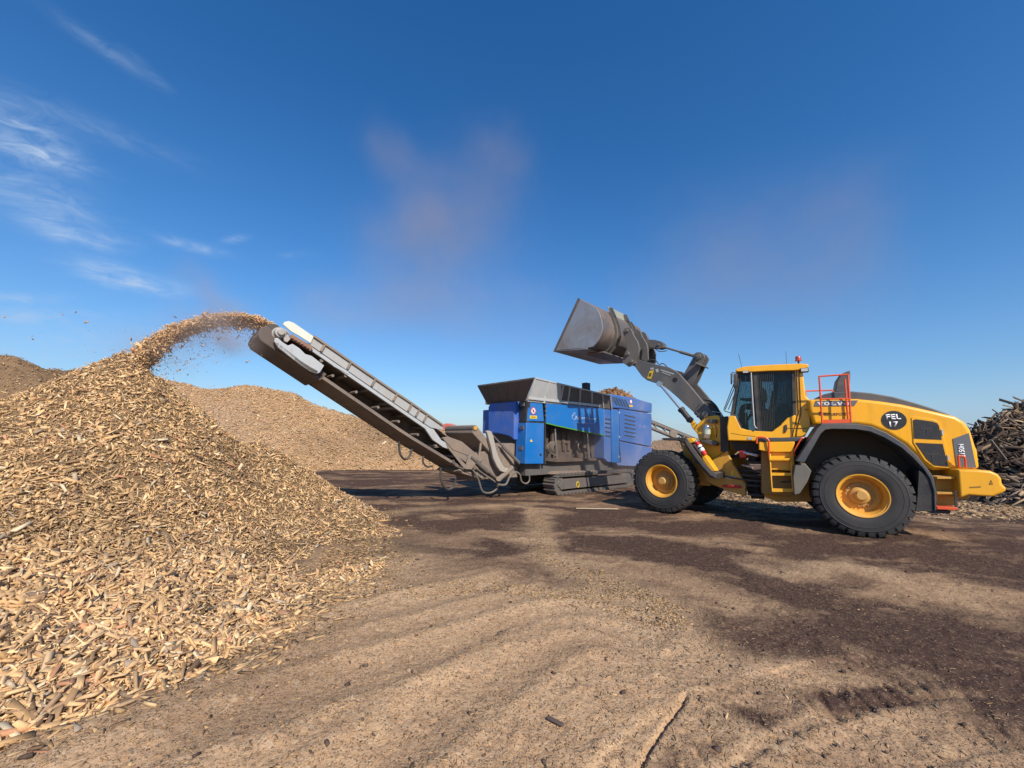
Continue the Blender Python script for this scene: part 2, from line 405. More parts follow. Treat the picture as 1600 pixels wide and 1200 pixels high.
def chip_mesh(name, V, C, mat, parent=None, off=(0, 0, 0)):
    n = len(V); me = bpy.data.meshes.new(name); co = (V - np.array(off)).reshape(-1, 3).astype(np.float32)
    q = (CF[None] + (np.arange(n) * 8)[:, None, None]).reshape(-1)
    me.vertices.add(8 * n); me.vertices.foreach_set('co', co.ravel())
    me.loops.add(len(q)); me.loops.foreach_set('vertex_index', q.astype(np.int32))
    me.polygons.add(6 * n); me.polygons.foreach_set('loop_start', np.arange(0, 24 * n, 4, dtype=np.int32)); me.update(calc_edges=True)
    at = me.color_attributes.new('tone', 'FLOAT_COLOR', 'POINT')
    c = np.ones((n, 8, 4), np.float32); c[:, :, :3] = C[:, None]; at.data.foreach_set('color', c.ravel())
    me.materials.append(mat); o = bpy.data.objects.new(name, me); COL.objects.link(o); o.parent = parent; return o


def chip_material(name, rough=0.8, grain=0.25):
    m, g, b = newmat(name); at = g.n('ShaderNodeAttribute'); at.attribute_name = 'tone'; tc = g.n('ShaderNodeTexCoord')
    n = g.noise(tc.outputs['Object'], 60.0, 3.0, 0.6)
    g.l(g.mix(g.ramp(n, 0.3, 0.75, 0, grain), at.outputs['Color'], (0.16, 0.10, 0.06)), b.inputs['Base Color']); b.inputs['Roughness'].default_value = rough
    b.inputs['Specular IOR Level'].default_value = 0.25
    return m


CHIPM = chip_material('wood_chip')
PAL = np.array([[.66, .43, .215], [.74, .52, .28], [.55, .34, .16], [.62, .40, .20], [.36, .225, .12], [.24, .15, .085], [.14, .09, .06], [.36, .29, .22], [.48, .24, .13], [.74, .60, .40]])
PW = np.array([.25, .16, .16, .16, .10, .05, .025, .03, .025, .04]); PW /= PW.sum()


def chip_cols(n, bright=1.0, w=PW):
    bright = bright * np.array([1.05, 1.01, .95])
    c = PAL[rng.choice(len(PAL), n, p=w)] * rng.uniform(0.75, 1.15, (n, 1)) * bright
    odd = rng.random(n) < 0.0005
    c[odd] = np.array([[.75, .75, .75], [.2, .35, .5], [.8, .5, .03], [.5, .06, .04], [.6, .65, .7]])[rng.integers(0, 5, odd.sum())]
    return c


# ------------------------------------------------------------------ terrain
def cone(X, Y, cx, cy, h, sl): return h - np.hypot(X - cx, Y - cy) * sl


def smax(a, b, k=0.35): return np.logaddexp(a / k, b / k) * k


def near_pile(X, Y):
    h = cone(X, Y, -7.65, 7.665, 3.562, .849)
    for q in ((-11.478, 11.04, 3.195, .482), (-7.672, 6.253, 1.698, .312), (-5.741, 9.095, 1.816, .684)): h = smax(h, cone(X, Y, *q), .12)
    h = h - .95 * np.exp(-(((X + 2.9) / 1.35) ** 2 + ((Y - 6.8) / 2.2) ** 2)) * sstep(-.3, .9, h)   # hollow scooped out of the lower flank
    h = h + fbm(X * 0.8, Y * 0.8, 3, 4) * 0.25 + fbm(X * 3, Y * 3, 5, 4) * 0.10
    return smax(h, 0 * h - 0.10, 0.12) - 0.03


def seg_dist(X, Y, pts):
    """distance to a polyline, arc length at the nearest point, signed side"""
    best = np.full(X.shape, 1e9); arc = np.zeros(X.shape); sd = np.zeros(X.shape); L0 = 0
    for (ax, ay), (bx, by) in zip(pts[:-1], pts[1:]):
        dx, dy = bx - ax, by - ay; L = math.hypot(dx, dy); t = np.clip(((X - ax) * dx + (Y - ay) * dy) / L ** 2, 0, 1)
        ex, ey = X - ax - t * dx, Y - ay - t * dy; d = np.hypot(ex, ey); m = d < best
        best = np.where(m, d, best); arc = np.where(m, L0 + t * L, arc); sd = np.where(m, np.sign(dx * ey - dy * ex), sd); L0 += L
    return best, arc, sd


def gpath(pxs, n=6):
    p = [ground_at(x, y) for x, y in pxs]; p = smooth_path(p, n); return [(q.x, q.y) for q in p]


TRACKS = [gpath([(960, 1290), (1090, 1150), (1250, 1085), (1420, 1055), (1640, 1075)]), gpath([(1150, 1330), (1290, 1190), (1450, 1130), (1650, 1120)])]
RUTS = [gpath([(60, 1250), (420, 1100), (700, 1010), (880, 960), (1010, 985)]), gpath([(500, 1250), (760, 1060), (900, 990), (1020, 1010), (1180, 1100)]), gpath([(-100, 1180), (250, 1060), (560, 960), (800, 905)])]


def tread(X, Y, path, w=0.30):
    d, a, sd = seg_dist(X, Y, path); ph = (a + np.where(sd > 0, 0.09, 0) + d * 0.55) / 0.17
    lug = sstep(0.30, 0.42, np.abs((ph % 1) - 0.5)) * sstep(0.03, 0.07, d)
    inside = 1 - sstep(w * 0.88, w * 1.05, d)
    rim = np.exp(-((d - w * 1.15) / 0.07) ** 2)
    return inside, lug, rim


def rowpath_mask(X, Y, pxs, w): d, a, s_ = seg_dist(X, Y, gpath(pxs)); return np.exp(-(d / w) ** 2)


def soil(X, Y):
    """how dark, from moist soil and painted dust shadow, how much pale chaff"""
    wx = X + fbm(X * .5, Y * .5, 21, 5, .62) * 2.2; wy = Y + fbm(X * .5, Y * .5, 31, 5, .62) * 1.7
    # trampled yard soil beyond the line of spilt chips is darker, damper and with dust shadow painted in, in streaks and patches
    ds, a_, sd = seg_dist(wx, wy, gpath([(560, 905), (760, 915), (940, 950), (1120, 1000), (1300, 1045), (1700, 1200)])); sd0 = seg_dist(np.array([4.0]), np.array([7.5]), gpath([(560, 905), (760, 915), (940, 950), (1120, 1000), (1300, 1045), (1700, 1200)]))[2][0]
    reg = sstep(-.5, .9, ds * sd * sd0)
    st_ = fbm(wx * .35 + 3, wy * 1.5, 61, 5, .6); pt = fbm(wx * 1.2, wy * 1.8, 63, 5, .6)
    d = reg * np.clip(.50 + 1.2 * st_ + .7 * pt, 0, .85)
    d = np.maximum(d, 0.85 * rowpath_mask(wx, wy, [(985, 850), (1080, 880), (1200, 915), (1330, 960), (1480, 1010), (1680, 1090)], 1.05) * (.95 + 1.6 * pt))  # dark band: moist soil plus the dust cloud's shadow, both put into the colour
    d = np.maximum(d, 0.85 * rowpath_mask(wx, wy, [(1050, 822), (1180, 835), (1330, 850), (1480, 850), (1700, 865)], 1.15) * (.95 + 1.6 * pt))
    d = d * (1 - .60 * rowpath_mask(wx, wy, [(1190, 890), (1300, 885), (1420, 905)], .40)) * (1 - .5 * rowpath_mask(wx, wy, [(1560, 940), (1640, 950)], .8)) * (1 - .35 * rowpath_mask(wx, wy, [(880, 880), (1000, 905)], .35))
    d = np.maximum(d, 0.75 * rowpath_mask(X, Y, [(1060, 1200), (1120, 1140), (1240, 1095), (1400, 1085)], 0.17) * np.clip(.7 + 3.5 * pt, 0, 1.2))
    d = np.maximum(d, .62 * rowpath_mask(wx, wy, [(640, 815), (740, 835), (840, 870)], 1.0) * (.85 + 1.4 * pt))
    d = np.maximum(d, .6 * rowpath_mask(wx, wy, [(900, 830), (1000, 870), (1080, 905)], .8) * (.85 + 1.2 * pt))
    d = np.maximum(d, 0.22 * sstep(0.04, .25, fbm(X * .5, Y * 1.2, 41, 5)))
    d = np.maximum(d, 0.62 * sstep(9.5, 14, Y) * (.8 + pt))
    c = 0.95 * rowpath_mask(wx, wy, [(560, 890), (640, 905), (760, 925), (900, 940), (1010, 965)], 0.55) * (.75 + 1.2 * pt)
    c = np.maximum(c, 1.0 * rowpath_mask(wx, wy, [(835, 795), (845, 830), (855, 860), (900, 905), (1000, 960)], 0.34) * (1.0 + .8 * pt))
    c = np.maximum(c, 0.8 * rowpath_mask(wx, wy, [(600, 800), (700, 792), (830, 790)], 0.45) * (.7 + 1.4 * pt))
    c = np.maximum(c, 0.85 * rowpath_mask(wx, wy, [(1130, 785), (1260, 785), (1480, 796), (1640, 800)], 0.8))
    c = np.maximum(c, 0.5 * rowpath_mask(wx, wy, [(1170, 885), (1300, 880), (1420, 900)], 0.4))
    c = np.maximum(c, .95 * np.exp(-(((wx + 2.5) / 1.3) ** 2 + ((wy - 6.4) / 2.3) ** 2)))
    pile = near_pile(X, Y); c = np.maximum(c, sstep(-0.09, 0.1, pile) * 0.95)
    for rp in RUTS:
        dd, a, s_ = seg_dist(X, Y, rp); c = np.maximum(c, 0.6 * np.exp(-((dd - .36) / .12) ** 2) * (0.5 + fbm(X * 2, Y * 2, 77)))
    return np.clip(d, 0, 1), np.clip(c, 0, 1)


def ground_z(X, Y, fine=True):
    R = np.hypot(X, Y); fade = 1 - sstep(18, 40, R)
    z = fbm(X * .35, Y * .35, 11, 4) * 0.10
    if fine: z = z + fbm(X * 2.2, Y * 2.2, 13, 5, 0.6) * 0.045 + fbm(X * 11, Y * 11, 17, 4, 0.6) * 0.017
    lump = fbm(X * 5, Y * 5, 19, 3); z = z + np.maximum(lump - 0.18, 0) * 0.10
    for p in TRACKS:
        i, l, r = tread(X, Y, p); z = z + i * (-0.010 - 0.013 * l * (0.35 + sstep(-.1, .12, fbm(X * 2.5, Y * 2.5, 29, 3)))) + r * 0.010 * (0.6 + fbm(X * 6, Y * 6, 23) * 1.5)
    for p in RUTS:
        dd, a, s_ = seg_dist(X, Y, p); z = z - 0.028 * np.exp(-(dd / .22) ** 2) + 0.02 * np.exp(-((dd - .36) / .10) ** 2)
    # a thin crack beside the tread prints
    dd, a, s_ = seg_dist(X, Y, gpath([(990, 1215), (1010, 1175), (1040, 1130), (1072, 1090)])); z = z - 0.040 * np.exp(-(dd / .016) ** 2)
    return z * fade


nr1, nr2 = 700, 70
rr = np.concatenate([np.geomspace(1.2, 60, nr1), np.geomspace(62, 3500, nr2)])
rr = np.concatenate([[0.05, .3, .6, .9], rr])
tt = np.concatenate([np.linspace(-62, 62, 1050), np.linspace(63, 298, 90)]) * math.pi / 180
RR, TT = np.meshgrid(rr, tt, indexing='ij')
GX, GY = RR * np.sin(TT), RR * np.cos(TT); GZ = ground_z(GX, GY)
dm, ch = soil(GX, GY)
GM, g, b = newmat('trodden_soil'); geo = g.n('ShaderNodeNewGeometry'); P = geo.outputs['Position']
ad = g.n('ShaderNodeAttribute'); ad.attribute_name = 'damp_and_shadow'; ac = g.n('ShaderNodeAttribute'); ac.attribute_name = 'chaff'
nA = g.noise(P, 0.7, 6.0, 0.65, 0.3); nB = g.noise(P, 9.0, 6.0, 0.7, 0.2); nC = g.noise(P, 70.0, 4.0, 0.65); nD = g.noise(P, 26.0, 4.0, 0.6)
dry = g.mix(g.ramp(nB, 0.32, 0.68), (0.42, 0.25, 0.13), (0.66, 0.435, 0.245))
dry = g.mix(g.ramp(nA, 0.35, 0.7), dry, g.mix(g.ramp(nD, 0.35, 0.7), (0.33, 0.190, 0.105), (0.52, 0.325, 0.18)))
wet_and_shadow = g.mix(g.ramp(nB, 0.3, 0.7), (0.050, 0.027, 0.021), (0.115, 0.066, 0.046))
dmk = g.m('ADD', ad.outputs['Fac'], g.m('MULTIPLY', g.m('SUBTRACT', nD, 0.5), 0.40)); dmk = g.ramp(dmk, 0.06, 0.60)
c0 = g.mix(dmk, dry, wet_and_shadow); c0 = g.mix(g.m('MULTIPLY', g.ramp(g.m('ADD', ac.outputs['Fac'], g.m('MULTIPLY', g.m('SUBTRACT', nD, .5), .5)), .15, 1.0), .55), c0, (.58, .39, .225))
# chaff and shredded fibre trodden into the soil
vo = g.n('ShaderNodeTexVoronoi'); vo.inputs['Scale'].default_value = 38.0; g.l(g.scalevec(P, (1, 1, 1)), vo.inputs['Vector'])
vo2 = g.n('ShaderNodeTexVoronoi'); vo2.inputs['Scale'].default_value = 90.0; g.l(P, vo2.inputs['Vector'])
sv = g.n('ShaderNodeSeparateColor'); g.l(vo.outputs['Color'], sv.inputs[0]); sv2 = g.n('ShaderNodeSeparateColor'); g.l(vo2.outputs['Color'], sv2.inputs[0])
fleck = g.m('MAXIMUM', g.m('GREATER_THAN', g.m('ADD', sv.outputs[0], g.m('MULTIPLY', ac.outputs['Fac'], 0.75)), 0.93), g.m('GREATER_THAN', g.m('ADD', sv2.outputs[0], g.m('MULTIPLY', ac.outputs['Fac'], 0.5)), 0.90))
fc = g.mix(sv.outputs[1], (0.30, 0.195, 0.12), (0.58, 0.42, 0.26))
fleck = g.m('MULTIPLY', fleck, g.m('SUBTRACT', 1.0, g.m('MULTIPLY', dmk, .72)))
c1 = g.mix(g.m('MULTIPLY', fleck, g.ramp(nC, 0.3, 0.6, 0.25, 0.8)), c0, fc)
dark = g.m('LESS_THAN', sv2.outputs[2], 0.10); c1 = g.mix(g.m('MULTIPLY', dark, 0.6), c1, (0.06, 0.04, 0.032))
g.l(c1, b.inputs['Base Color']); b.inputs['Roughness'].default_value = 0.95; b.inputs['Specular IOR Level'].default_value = 0.1
bp = g.n('ShaderNodeBump'); bp.inputs['Strength'].default_value = 0.9; bp.inputs['Distance'].default_value = 0.018
g.l(g.m('ADD', g.m('MULTIPLY', nC, 0.35), g.m('ADD', g.m('MULTIPLY', nD, 0.8), g.m('MULTIPLY', sv2.outputs[1], 0.18))), bp.inputs['Height']); g.l(bp.outputs[0], b.inputs['Normal'])
GO = grid_mesh('ground', GX, GY, GZ, [GM], attrs={'damp_and_shadow': dm, 'chaff': ch}); tag(GO, kind='structure')


# ---- heaps of shredded wood
def heap_mat(name, a, b_, c, sc=14.0, bump=0.9, dist=0.05):
    m, g, b = newmat(name); geo = g.n('ShaderNodeNewGeometry'); P = geo.outputs['Position']
    v = g.n('ShaderNodeTexVoronoi'); v.inputs['Scale'].default_value = sc; v.inputs['Randomness'].default_value = 1.0
    g.l(g.vm('ADD', P, g.vm('SCALE', g.noise(P, sc * .6, 3, .6, 0, True))), v.inputs['Vector'])
    s = g.n('ShaderNodeSeparateColor'); g.l(v.outputs['Color'], s.inputs[0])
    n = g.noise(P, sc * 2.2, 4, .65); n2 = g.noise(P, .5, 5, .6)
    c1 = g.mix(g.ramp(s.outputs[0], 0.1, 0.9), a, b_); c1 = g.mix(g.ramp(n, .4, .75, 0, .8), c1, c); c1 = g.mix(g.ramp(n2, .35, .7, 0, .45), c1, tuple(x * .75 for x in a))
    g.l(c1, b.inputs['Base Color']); b.inputs['Roughness'].default_value = .95; b.inputs['Specular IOR Level'].default_value = .1
    bp = g.n('ShaderNodeBump'); bp.inputs['Strength'].default_value = bump; bp.inputs['Distance'].default_value = dist
    g.l(g.m('ADD', s.outputs[1], n), bp.inputs['Height']); g.l(bp.outputs[0], b.inputs['Normal']); return m


def surf_normals(fn, x, y, e=0.05):
    hx = (fn(x + e, y) - fn(x - e, y)) / (2 * e); hy = (fn(x, y + e) - fn(x, y - e)) / (2 * e)
    n = np.stack([-hx, -hy, np.ones_like(hx)], -1); return n / np.linalg.norm(n, axis=1)[:, None]


# the fresh heap in the foreground
xs, ys = np.linspace(-17.5, 1.0, 420), np.linspace(0.4, 16.0, 360); PX, PY = np.meshgrid(xs, ys)
PZ = near_pile(PX, PY) + fbm(PX * 9, PY * 9, 8, 3) * 0.07
HM = heap_mat('packed_chips', (0.36, 0.225, 0.115), (0.50, 0.33, 0.175), (0.20, 0.125, 0.07), 24.0)
keep = None
base = grid_mesh('wood_chip_pile', PX, PY, PZ, [HM])
tag(base, 'big pale heap of fresh wood chips growing under the falling stream of chips', 'chip pile', 'piles of shredded wood')
N = 500000
x = rng.uniform(-17, 0.8, N * 3); y = rng.uniform(0.6, 15.5, N * 3); z = near_pile(x, y); d = np.hypot(x, y)
w = np.clip((6.5 / d) ** 1.3, 0.12, 1.5) / 1.5 * np.where(z > -0.045, 1.0, 0.0)
w *= .45 + .55 * sstep(.02, .35, z + fbm(x * 2, y * 2, 71, 3) * .3)
w *= np.where((x + 7.5) * -0.68 + (y - 8.1) * 0.73 > 3.0, 0.25, 1.0)
k = rng.random(N * 3) < w; x, y, z, d = x[k][:N], y[k][:N], z[k][:N], d[k][:N]; n = len(x)
nrm = surf_normals(near_pile, x, y)
toe = 1 - sstep(0.15, 1.3, z)
L = np.exp(rng.normal(math.log(0.037), 0.62, n)) * (1 + 0.8 * toe * (d < 7)); L = np.clip(L, 0.015, 0.22)
big = rng.random(n) < 0.004; L[big] *= rng.uniform(1.5, 2.8, big.sum())
Wd = np.clip(L * rng.uniform(0.08, 0.55, n) , 0.005, 0.055); T = Wd * rng.uniform(0.12, 0.42, n)
down = np.stack([nrm[:, 0], nrm[:, 1], -np.hypot(nrm[:, 0], nrm[:, 1])], -1) * 0
V = chip_arrays(np.stack([x, y, z + rng.uniform(-.015, .06, n)], -1), nrm, L, Wd, T, rng.uniform(0.05, 1.1, n) ** 1.2, None)
cl = chip_cols(n); pat = fbm(x * 1.3, y * 1.3 + z, 55, 4); pat2 = fbm(x * 5, y * 5, 57, 3)
cl *= (1.12 - .22 * sstep(.04, .22, pat) - .15 * sstep(.05, .25, pat2))[:, None]
mud = (toe > .75) & (rng.random(n) < .35); cl[mud] = cl[mud] * .7 + np.array([.09, .065, .05])
co = chip_mesh('chips', V, cl, CHIPM, base); tag(co, kind='stuff')


def ridge_pile(pts, slope, seed, rough=0.5, back=None):
    """a heap along a ridge line of (x, y, height)"""
    def fn(X, Y):
        h = np.full(X.shape, -9.0)
        for (ax, ay, ah), (bx, by, bh) in zip(pts[:-1], pts[1:]):
            dx, dy = bx - ax, by - ay; t = np.clip(((X - ax) * dx + (Y - ay) * dy) / (dx * dx + dy * dy), 0, 1)
            h = np.maximum(h, ah + (bh - ah) * t - np.hypot(X - ax - t * dx, Y - ay - t * dy) * slope)
        h = h + fbm(X * .35, Y * .35, seed, 4) * rough * 1.6 + fbm(X * 1.3, Y * 1.3, seed + 5, 4) * rough * .5
        return smax(h, 0 * h - .25, .15)
    return fn


def far_px(px, py, Y):                              # a place on the ridge seen at this point of the picture, Y metres away
    d = MCAM @ Vector(((px - 800) / FPX, (600 - py) / FPX, -1)); t = Y / d.y; return (d.x * t, Y, CAM_H + d.z * t)


def heap(name, fn, x0, x1, y0, y1, nx, ny, mat, label, nchips, Lc, bright, cols=None):
    X, Y = np.meshgrid(np.linspace(x0, x1, nx), np.linspace(y0, y1, ny)); Z = fn(X, Y) + fbm(X * 4, Y * 4, 91, 3) * .12
    o = grid_mesh(name, X, Y, Z, [mat]); tag(o, label, 'chip pile', 'piles of shredded wood')
    x = rng.uniform(x0, x1, nchips); y = rng.uniform(y0, y1, nchips); z = fn(x, y); k = (z > -.1); x, y, z = x[k], y[k], z[k]; n = len(x)
    L = np.clip(np.exp(rng.normal(math.log(Lc), .4, n)), .03, .5); Wd = L * rng.uniform(.2, .6, n)
    V = chip_arrays(np.stack([x, y, z + .06], -1), surf_normals(fn, x, y), L, Wd, Wd * .3, rng.uniform(.1, .7, n))
    c = chip_mesh('chips', V, chip_cols(n, bright), CHIPM, o); tag(c, kind='stuff'); return o


mid = ridge_pile([far_px(120, 590, 33), far_px(262, 594, 33), far_px(310, 606, 32), far_px(345, 609, 32), far_px(385, 604, 31.5), far_px(455, 612, 31), far_px(500, 636, 31), far_px(560, 650, 31), far_px(640, 662, 31), far_px(700, 676, 31), (-2.5, 31, 0.3)], .64, 101, .34)
heap('wood_chip_pile', mid, -42, 0, 19, 44, 420, 250, heap_mat('far_chips', (.52, .315, .165), (.70, .45, .25), (.34, .20, .11), 9.0), 'long tan chip pile standing behind the raised conveyor belt', 110000, .10, 1.0)
lft = ridge_pile([far_px(-160, 535, 21), far_px(-40, 548, 20), far_px(25, 556, 20), far_px(70, 575, 21), far_px(130, 578, 25), far_px(200, 585, 30)], .66, 131, .22)
heap('wood_chip_pile', lft, -48, -12, 9, 38, 320, 260, heap_mat('brown_mulch', (.33, .20, .105), (.46, .29, .16), (.20, .12, .065), 12.0), 'dark brown mulch pile half hidden behind the big pale chip heap', 60000, .07, .68)
rgt = ridge_pile([far_px(1005, 692, 40), far_px(1040, 686, 42), far_px(1085, 688, 44), far_px(1150, 694, 46)], .5, 161, .2)
heap('wood_chip_pile', rgt, 6, 34, 33, 54, 160, 120, heap_mat('small_far_chips', (.30, .19, .12), (.40, .27, .17), (.2, .125, .08), 8.0), 'low brown pile seen between the blue shredder and the yellow loader', 12000, .12, .7)

# ---- heap of waste timber at the right
tim = ridge_pile([(18.6, 15.6, .9), (20.2, 16.6, 2.6), (22.9, 17.6, 3.55), (27, 18.5, 4.2), (34, 19, 4.8)], .62, 171, .35)
X, Y = np.meshgrid(np.linspace(14, 40, 200), np.linspace(8, 30, 170))
tb = grid_mesh('timber_scrap_pile', X, Y, tim(X, Y), [heap_mat('dark_scrap', (.045, .035, .03), (.09, .07, .055), (.03, .022, .02), 5.0)])
tag(tb, 'tall heap of dark broken planks and waste timber behind the rear of the yellow loader', 'timber pile')
TPAL = np.array([[.04, .033, .03], [.025, .022, .02], [.075, .058, .048], [.15, .115, .085], [.30, .22, .15], [.50, .36, .22], [.20, .155, .12]])
n = 15000; x = rng.uniform(15, 38, n); y = rng.uniform(8.5, 24, n); z = tim(x, y); k = z > -.05; x, y, z = x[k], y[k], z[k]; n = len(x); nrm = surf_normals(tim, x, y)
L = np.clip(np.exp(rng.normal(math.log(.40), .65, n)), .08, 2.2); Wd = np.clip(L * rng.uniform(.05, .3, n), .02, .18); T = rng.uniform(.015, .05, n)
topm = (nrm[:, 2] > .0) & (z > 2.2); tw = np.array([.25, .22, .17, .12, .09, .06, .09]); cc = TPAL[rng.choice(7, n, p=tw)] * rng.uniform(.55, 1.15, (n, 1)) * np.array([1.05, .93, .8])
tp = (z > tim(x, y) - .01) & (z > 2.3 + (x - 18) * .13) & (rng.random(n) < .55); cc[tp] = TPAL[rng.choice([3, 4, 5, 6], tp.sum())] * rng.uniform(.8, 1.2, (tp.sum(), 1))  # tan planks along the ridge: its sunlit top is put into their colour
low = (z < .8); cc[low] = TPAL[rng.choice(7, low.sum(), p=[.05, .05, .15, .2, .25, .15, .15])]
V = chip_arrays(np.stack([x, y, z + rng.uniform(0, .22, n)], -1), nrm, L, Wd, T, rng.uniform(.15, .9, n))
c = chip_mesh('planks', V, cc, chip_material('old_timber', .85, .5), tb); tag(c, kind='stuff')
# pale debris trodden flat in front of the timber and behind the loader
n = 5200; q0 = ground_at(1090, 778); q1 = ground_at(1700, 802); t = rng.random(n); dx = rng.normal(0, 1.1, n); x = q0.x + (q1.x - q0.x) * t + rng.normal(0, .5, n); y = q0.y + (q1.y - q0.y) * t + dx
L = np.clip(np.exp(rng.normal(math.log(.09), .6, n)), .03, .6); Wd = L * rng.uniform(.12, .5, n)
V = chip_arrays(np.stack([x, y, ground_z(x, y) + .015], -1), np.tile(np.array([[0, 0, 1.0]]), (n, 1)), L, Wd, Wd * .25, rng.uniform(.03, .25, n))
tag(chip_mesh('wood_debris', V, chip_cols(n, .8) * .8 + np.array([.06, .05, .04]), CHIPM), 'pale splintered wood debris trodden flat on the ground behind the yellow loader', 'wood debris', kind='stuff')
mb = MB()
for a, b2, w in [((18.3, 14.9, 1.5), (17.5, 14.6, 2.2), .08), ((21.2, 16.6, 2.6), (22.4, 16.2, 3.7), .11), ((19.4, 15.8, 2.0), (21.2, 15.7, 2.6), .12), ((17.0, 12.4, .1), (19.3, 13.2, 1.25), .12), ((17.3, 12.2, .05), (19.4, 12.6, .95), .1), ((22.8, 16.9, 3.3), (24, 16.2, 4.1), .1), ((18.8, 15.5, 1.8), (18.2, 15.0, 2.3), .06)]: mb.bar(a, b2, w, .04)
mb.each('plank', flat('grey_plank', (.20, .17, .145), .85), tb)

# ---- loose chips, splinters and clods lying on the ground
n = 620000; u_ = rng.random(n); r = 1.9 * (24 / 1.9) ** u_; th = np.radians(rng.uniform(-58, 58, n)); x, y = r * np.sin(th), r * np.cos(th)
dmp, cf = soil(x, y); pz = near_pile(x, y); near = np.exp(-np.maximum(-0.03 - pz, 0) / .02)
gapd = np.clip(near_pile(x, y) + .16, 0, .2)
toe_d = seg_dist(x, y, [(-5.6, 12.6), (-4.68, 11.6), (-3.3, 10.1), (-2.8, 8.7), (-2.7, 6.8), (-2.45, 5.5), (-2.4, 4.5), (-2.7, 3.9), (-3.3, 3.25), (-4.2, 2.4)])[0]
prob = 0.10 + 0.65 * cf ** 1.6 + 0.95 * np.exp(-np.clip(toe_d, 0, 9) / .40)
k = (rng.random(n) < prob) & (pz < .05); x, y, r, cf, toe_d, dmp = x[k], y[k], r[k], cf[k], toe_d[k], dmp[k]; n = len(x)
L = np.exp(rng.normal(math.log(.020), .45, n)); bigp = 0.012 + .30 * (cf > .5) * (toe_d > .8) + .1 * (cf > .6) + .35 * np.exp(-np.clip(toe_d, 0, 9) / .35); bb = rng.random(n) < bigp
L[bb] *= rng.uniform(1.8, 4.2, bb.sum()); L = np.clip(L, .01, np.where(toe_d < .8, .11, rng.uniform(.022, .05, n))); Wd = np.where(bb, L * rng.uniform(.2, .6, n), L * rng.uniform(.12, .35, n)); T = Wd * rng.uniform(.15, .4, n)
z = ground_z(x, y) + .002 + T * .3; nr_ = np.tile(np.array([[0, 0, 1.0]]), (n, 1))
V = chip_arrays(np.stack([x, y, z], -1), nr_, L, Wd, T, rng.uniform(.02, .22, n))
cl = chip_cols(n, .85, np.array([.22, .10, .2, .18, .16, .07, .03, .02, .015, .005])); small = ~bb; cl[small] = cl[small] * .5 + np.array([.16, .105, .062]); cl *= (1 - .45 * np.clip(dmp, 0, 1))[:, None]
tag(chip_mesh('scattered_wood_chips', V, cl, CHIPM), 'loose wood chips and splinters strewn over the trodden ground', 'wood chips', kind='stuff')
n = 1500; r = 1.9 * (16 / 1.9) ** rng.random(n); th = np.radians(rng.uniform(-56, 56, n)); x, y = r * np.sin(th), r * np.cos(th); k = near_pile(x, y) < -.05; x, y = x[k], y[k]; n = len(x)
L = np.clip(np.exp(rng.normal(math.log(.014), .5, n)), .006, .06)
V = chip_arrays(np.stack([x, y, ground_z(x, y) + L * .2], -1), np.tile(np.array([[0, 0, 1.0]]), (n, 1)), L, L * rng.uniform(.5, .9, n), L * rng.uniform(.4, .7, n), rng.uniform(.1, .8, n))
tag(chip_mesh('soil_clods', V, np.array([[.07, .048, .038]]) * rng.uniform(.6, 1.9, (n, 1)), chip_material('clod', .95, .5)), 'small dark clods and stones lying on the ground', 'clods', kind='stuff')


# ------------------------------------------------------------------ wheel loader
LR = Fr(7.47, 8.65, 30)        # rear frame of the loader; v = 0 is the outer face of the near tyres
LF = Fr(4.20, 11.39, 44)       # front frame, articulated away from the camera
TR, TW, VW = 0.86, 0.66, 3.0
loader = thing('wheel_loader', (LR.O + LR.v * 1.5 - LR.u * 1.6), 'yellow articulated wheel loader with raised grey bucket, standing in front of the blue shredder', 'wheel loader')


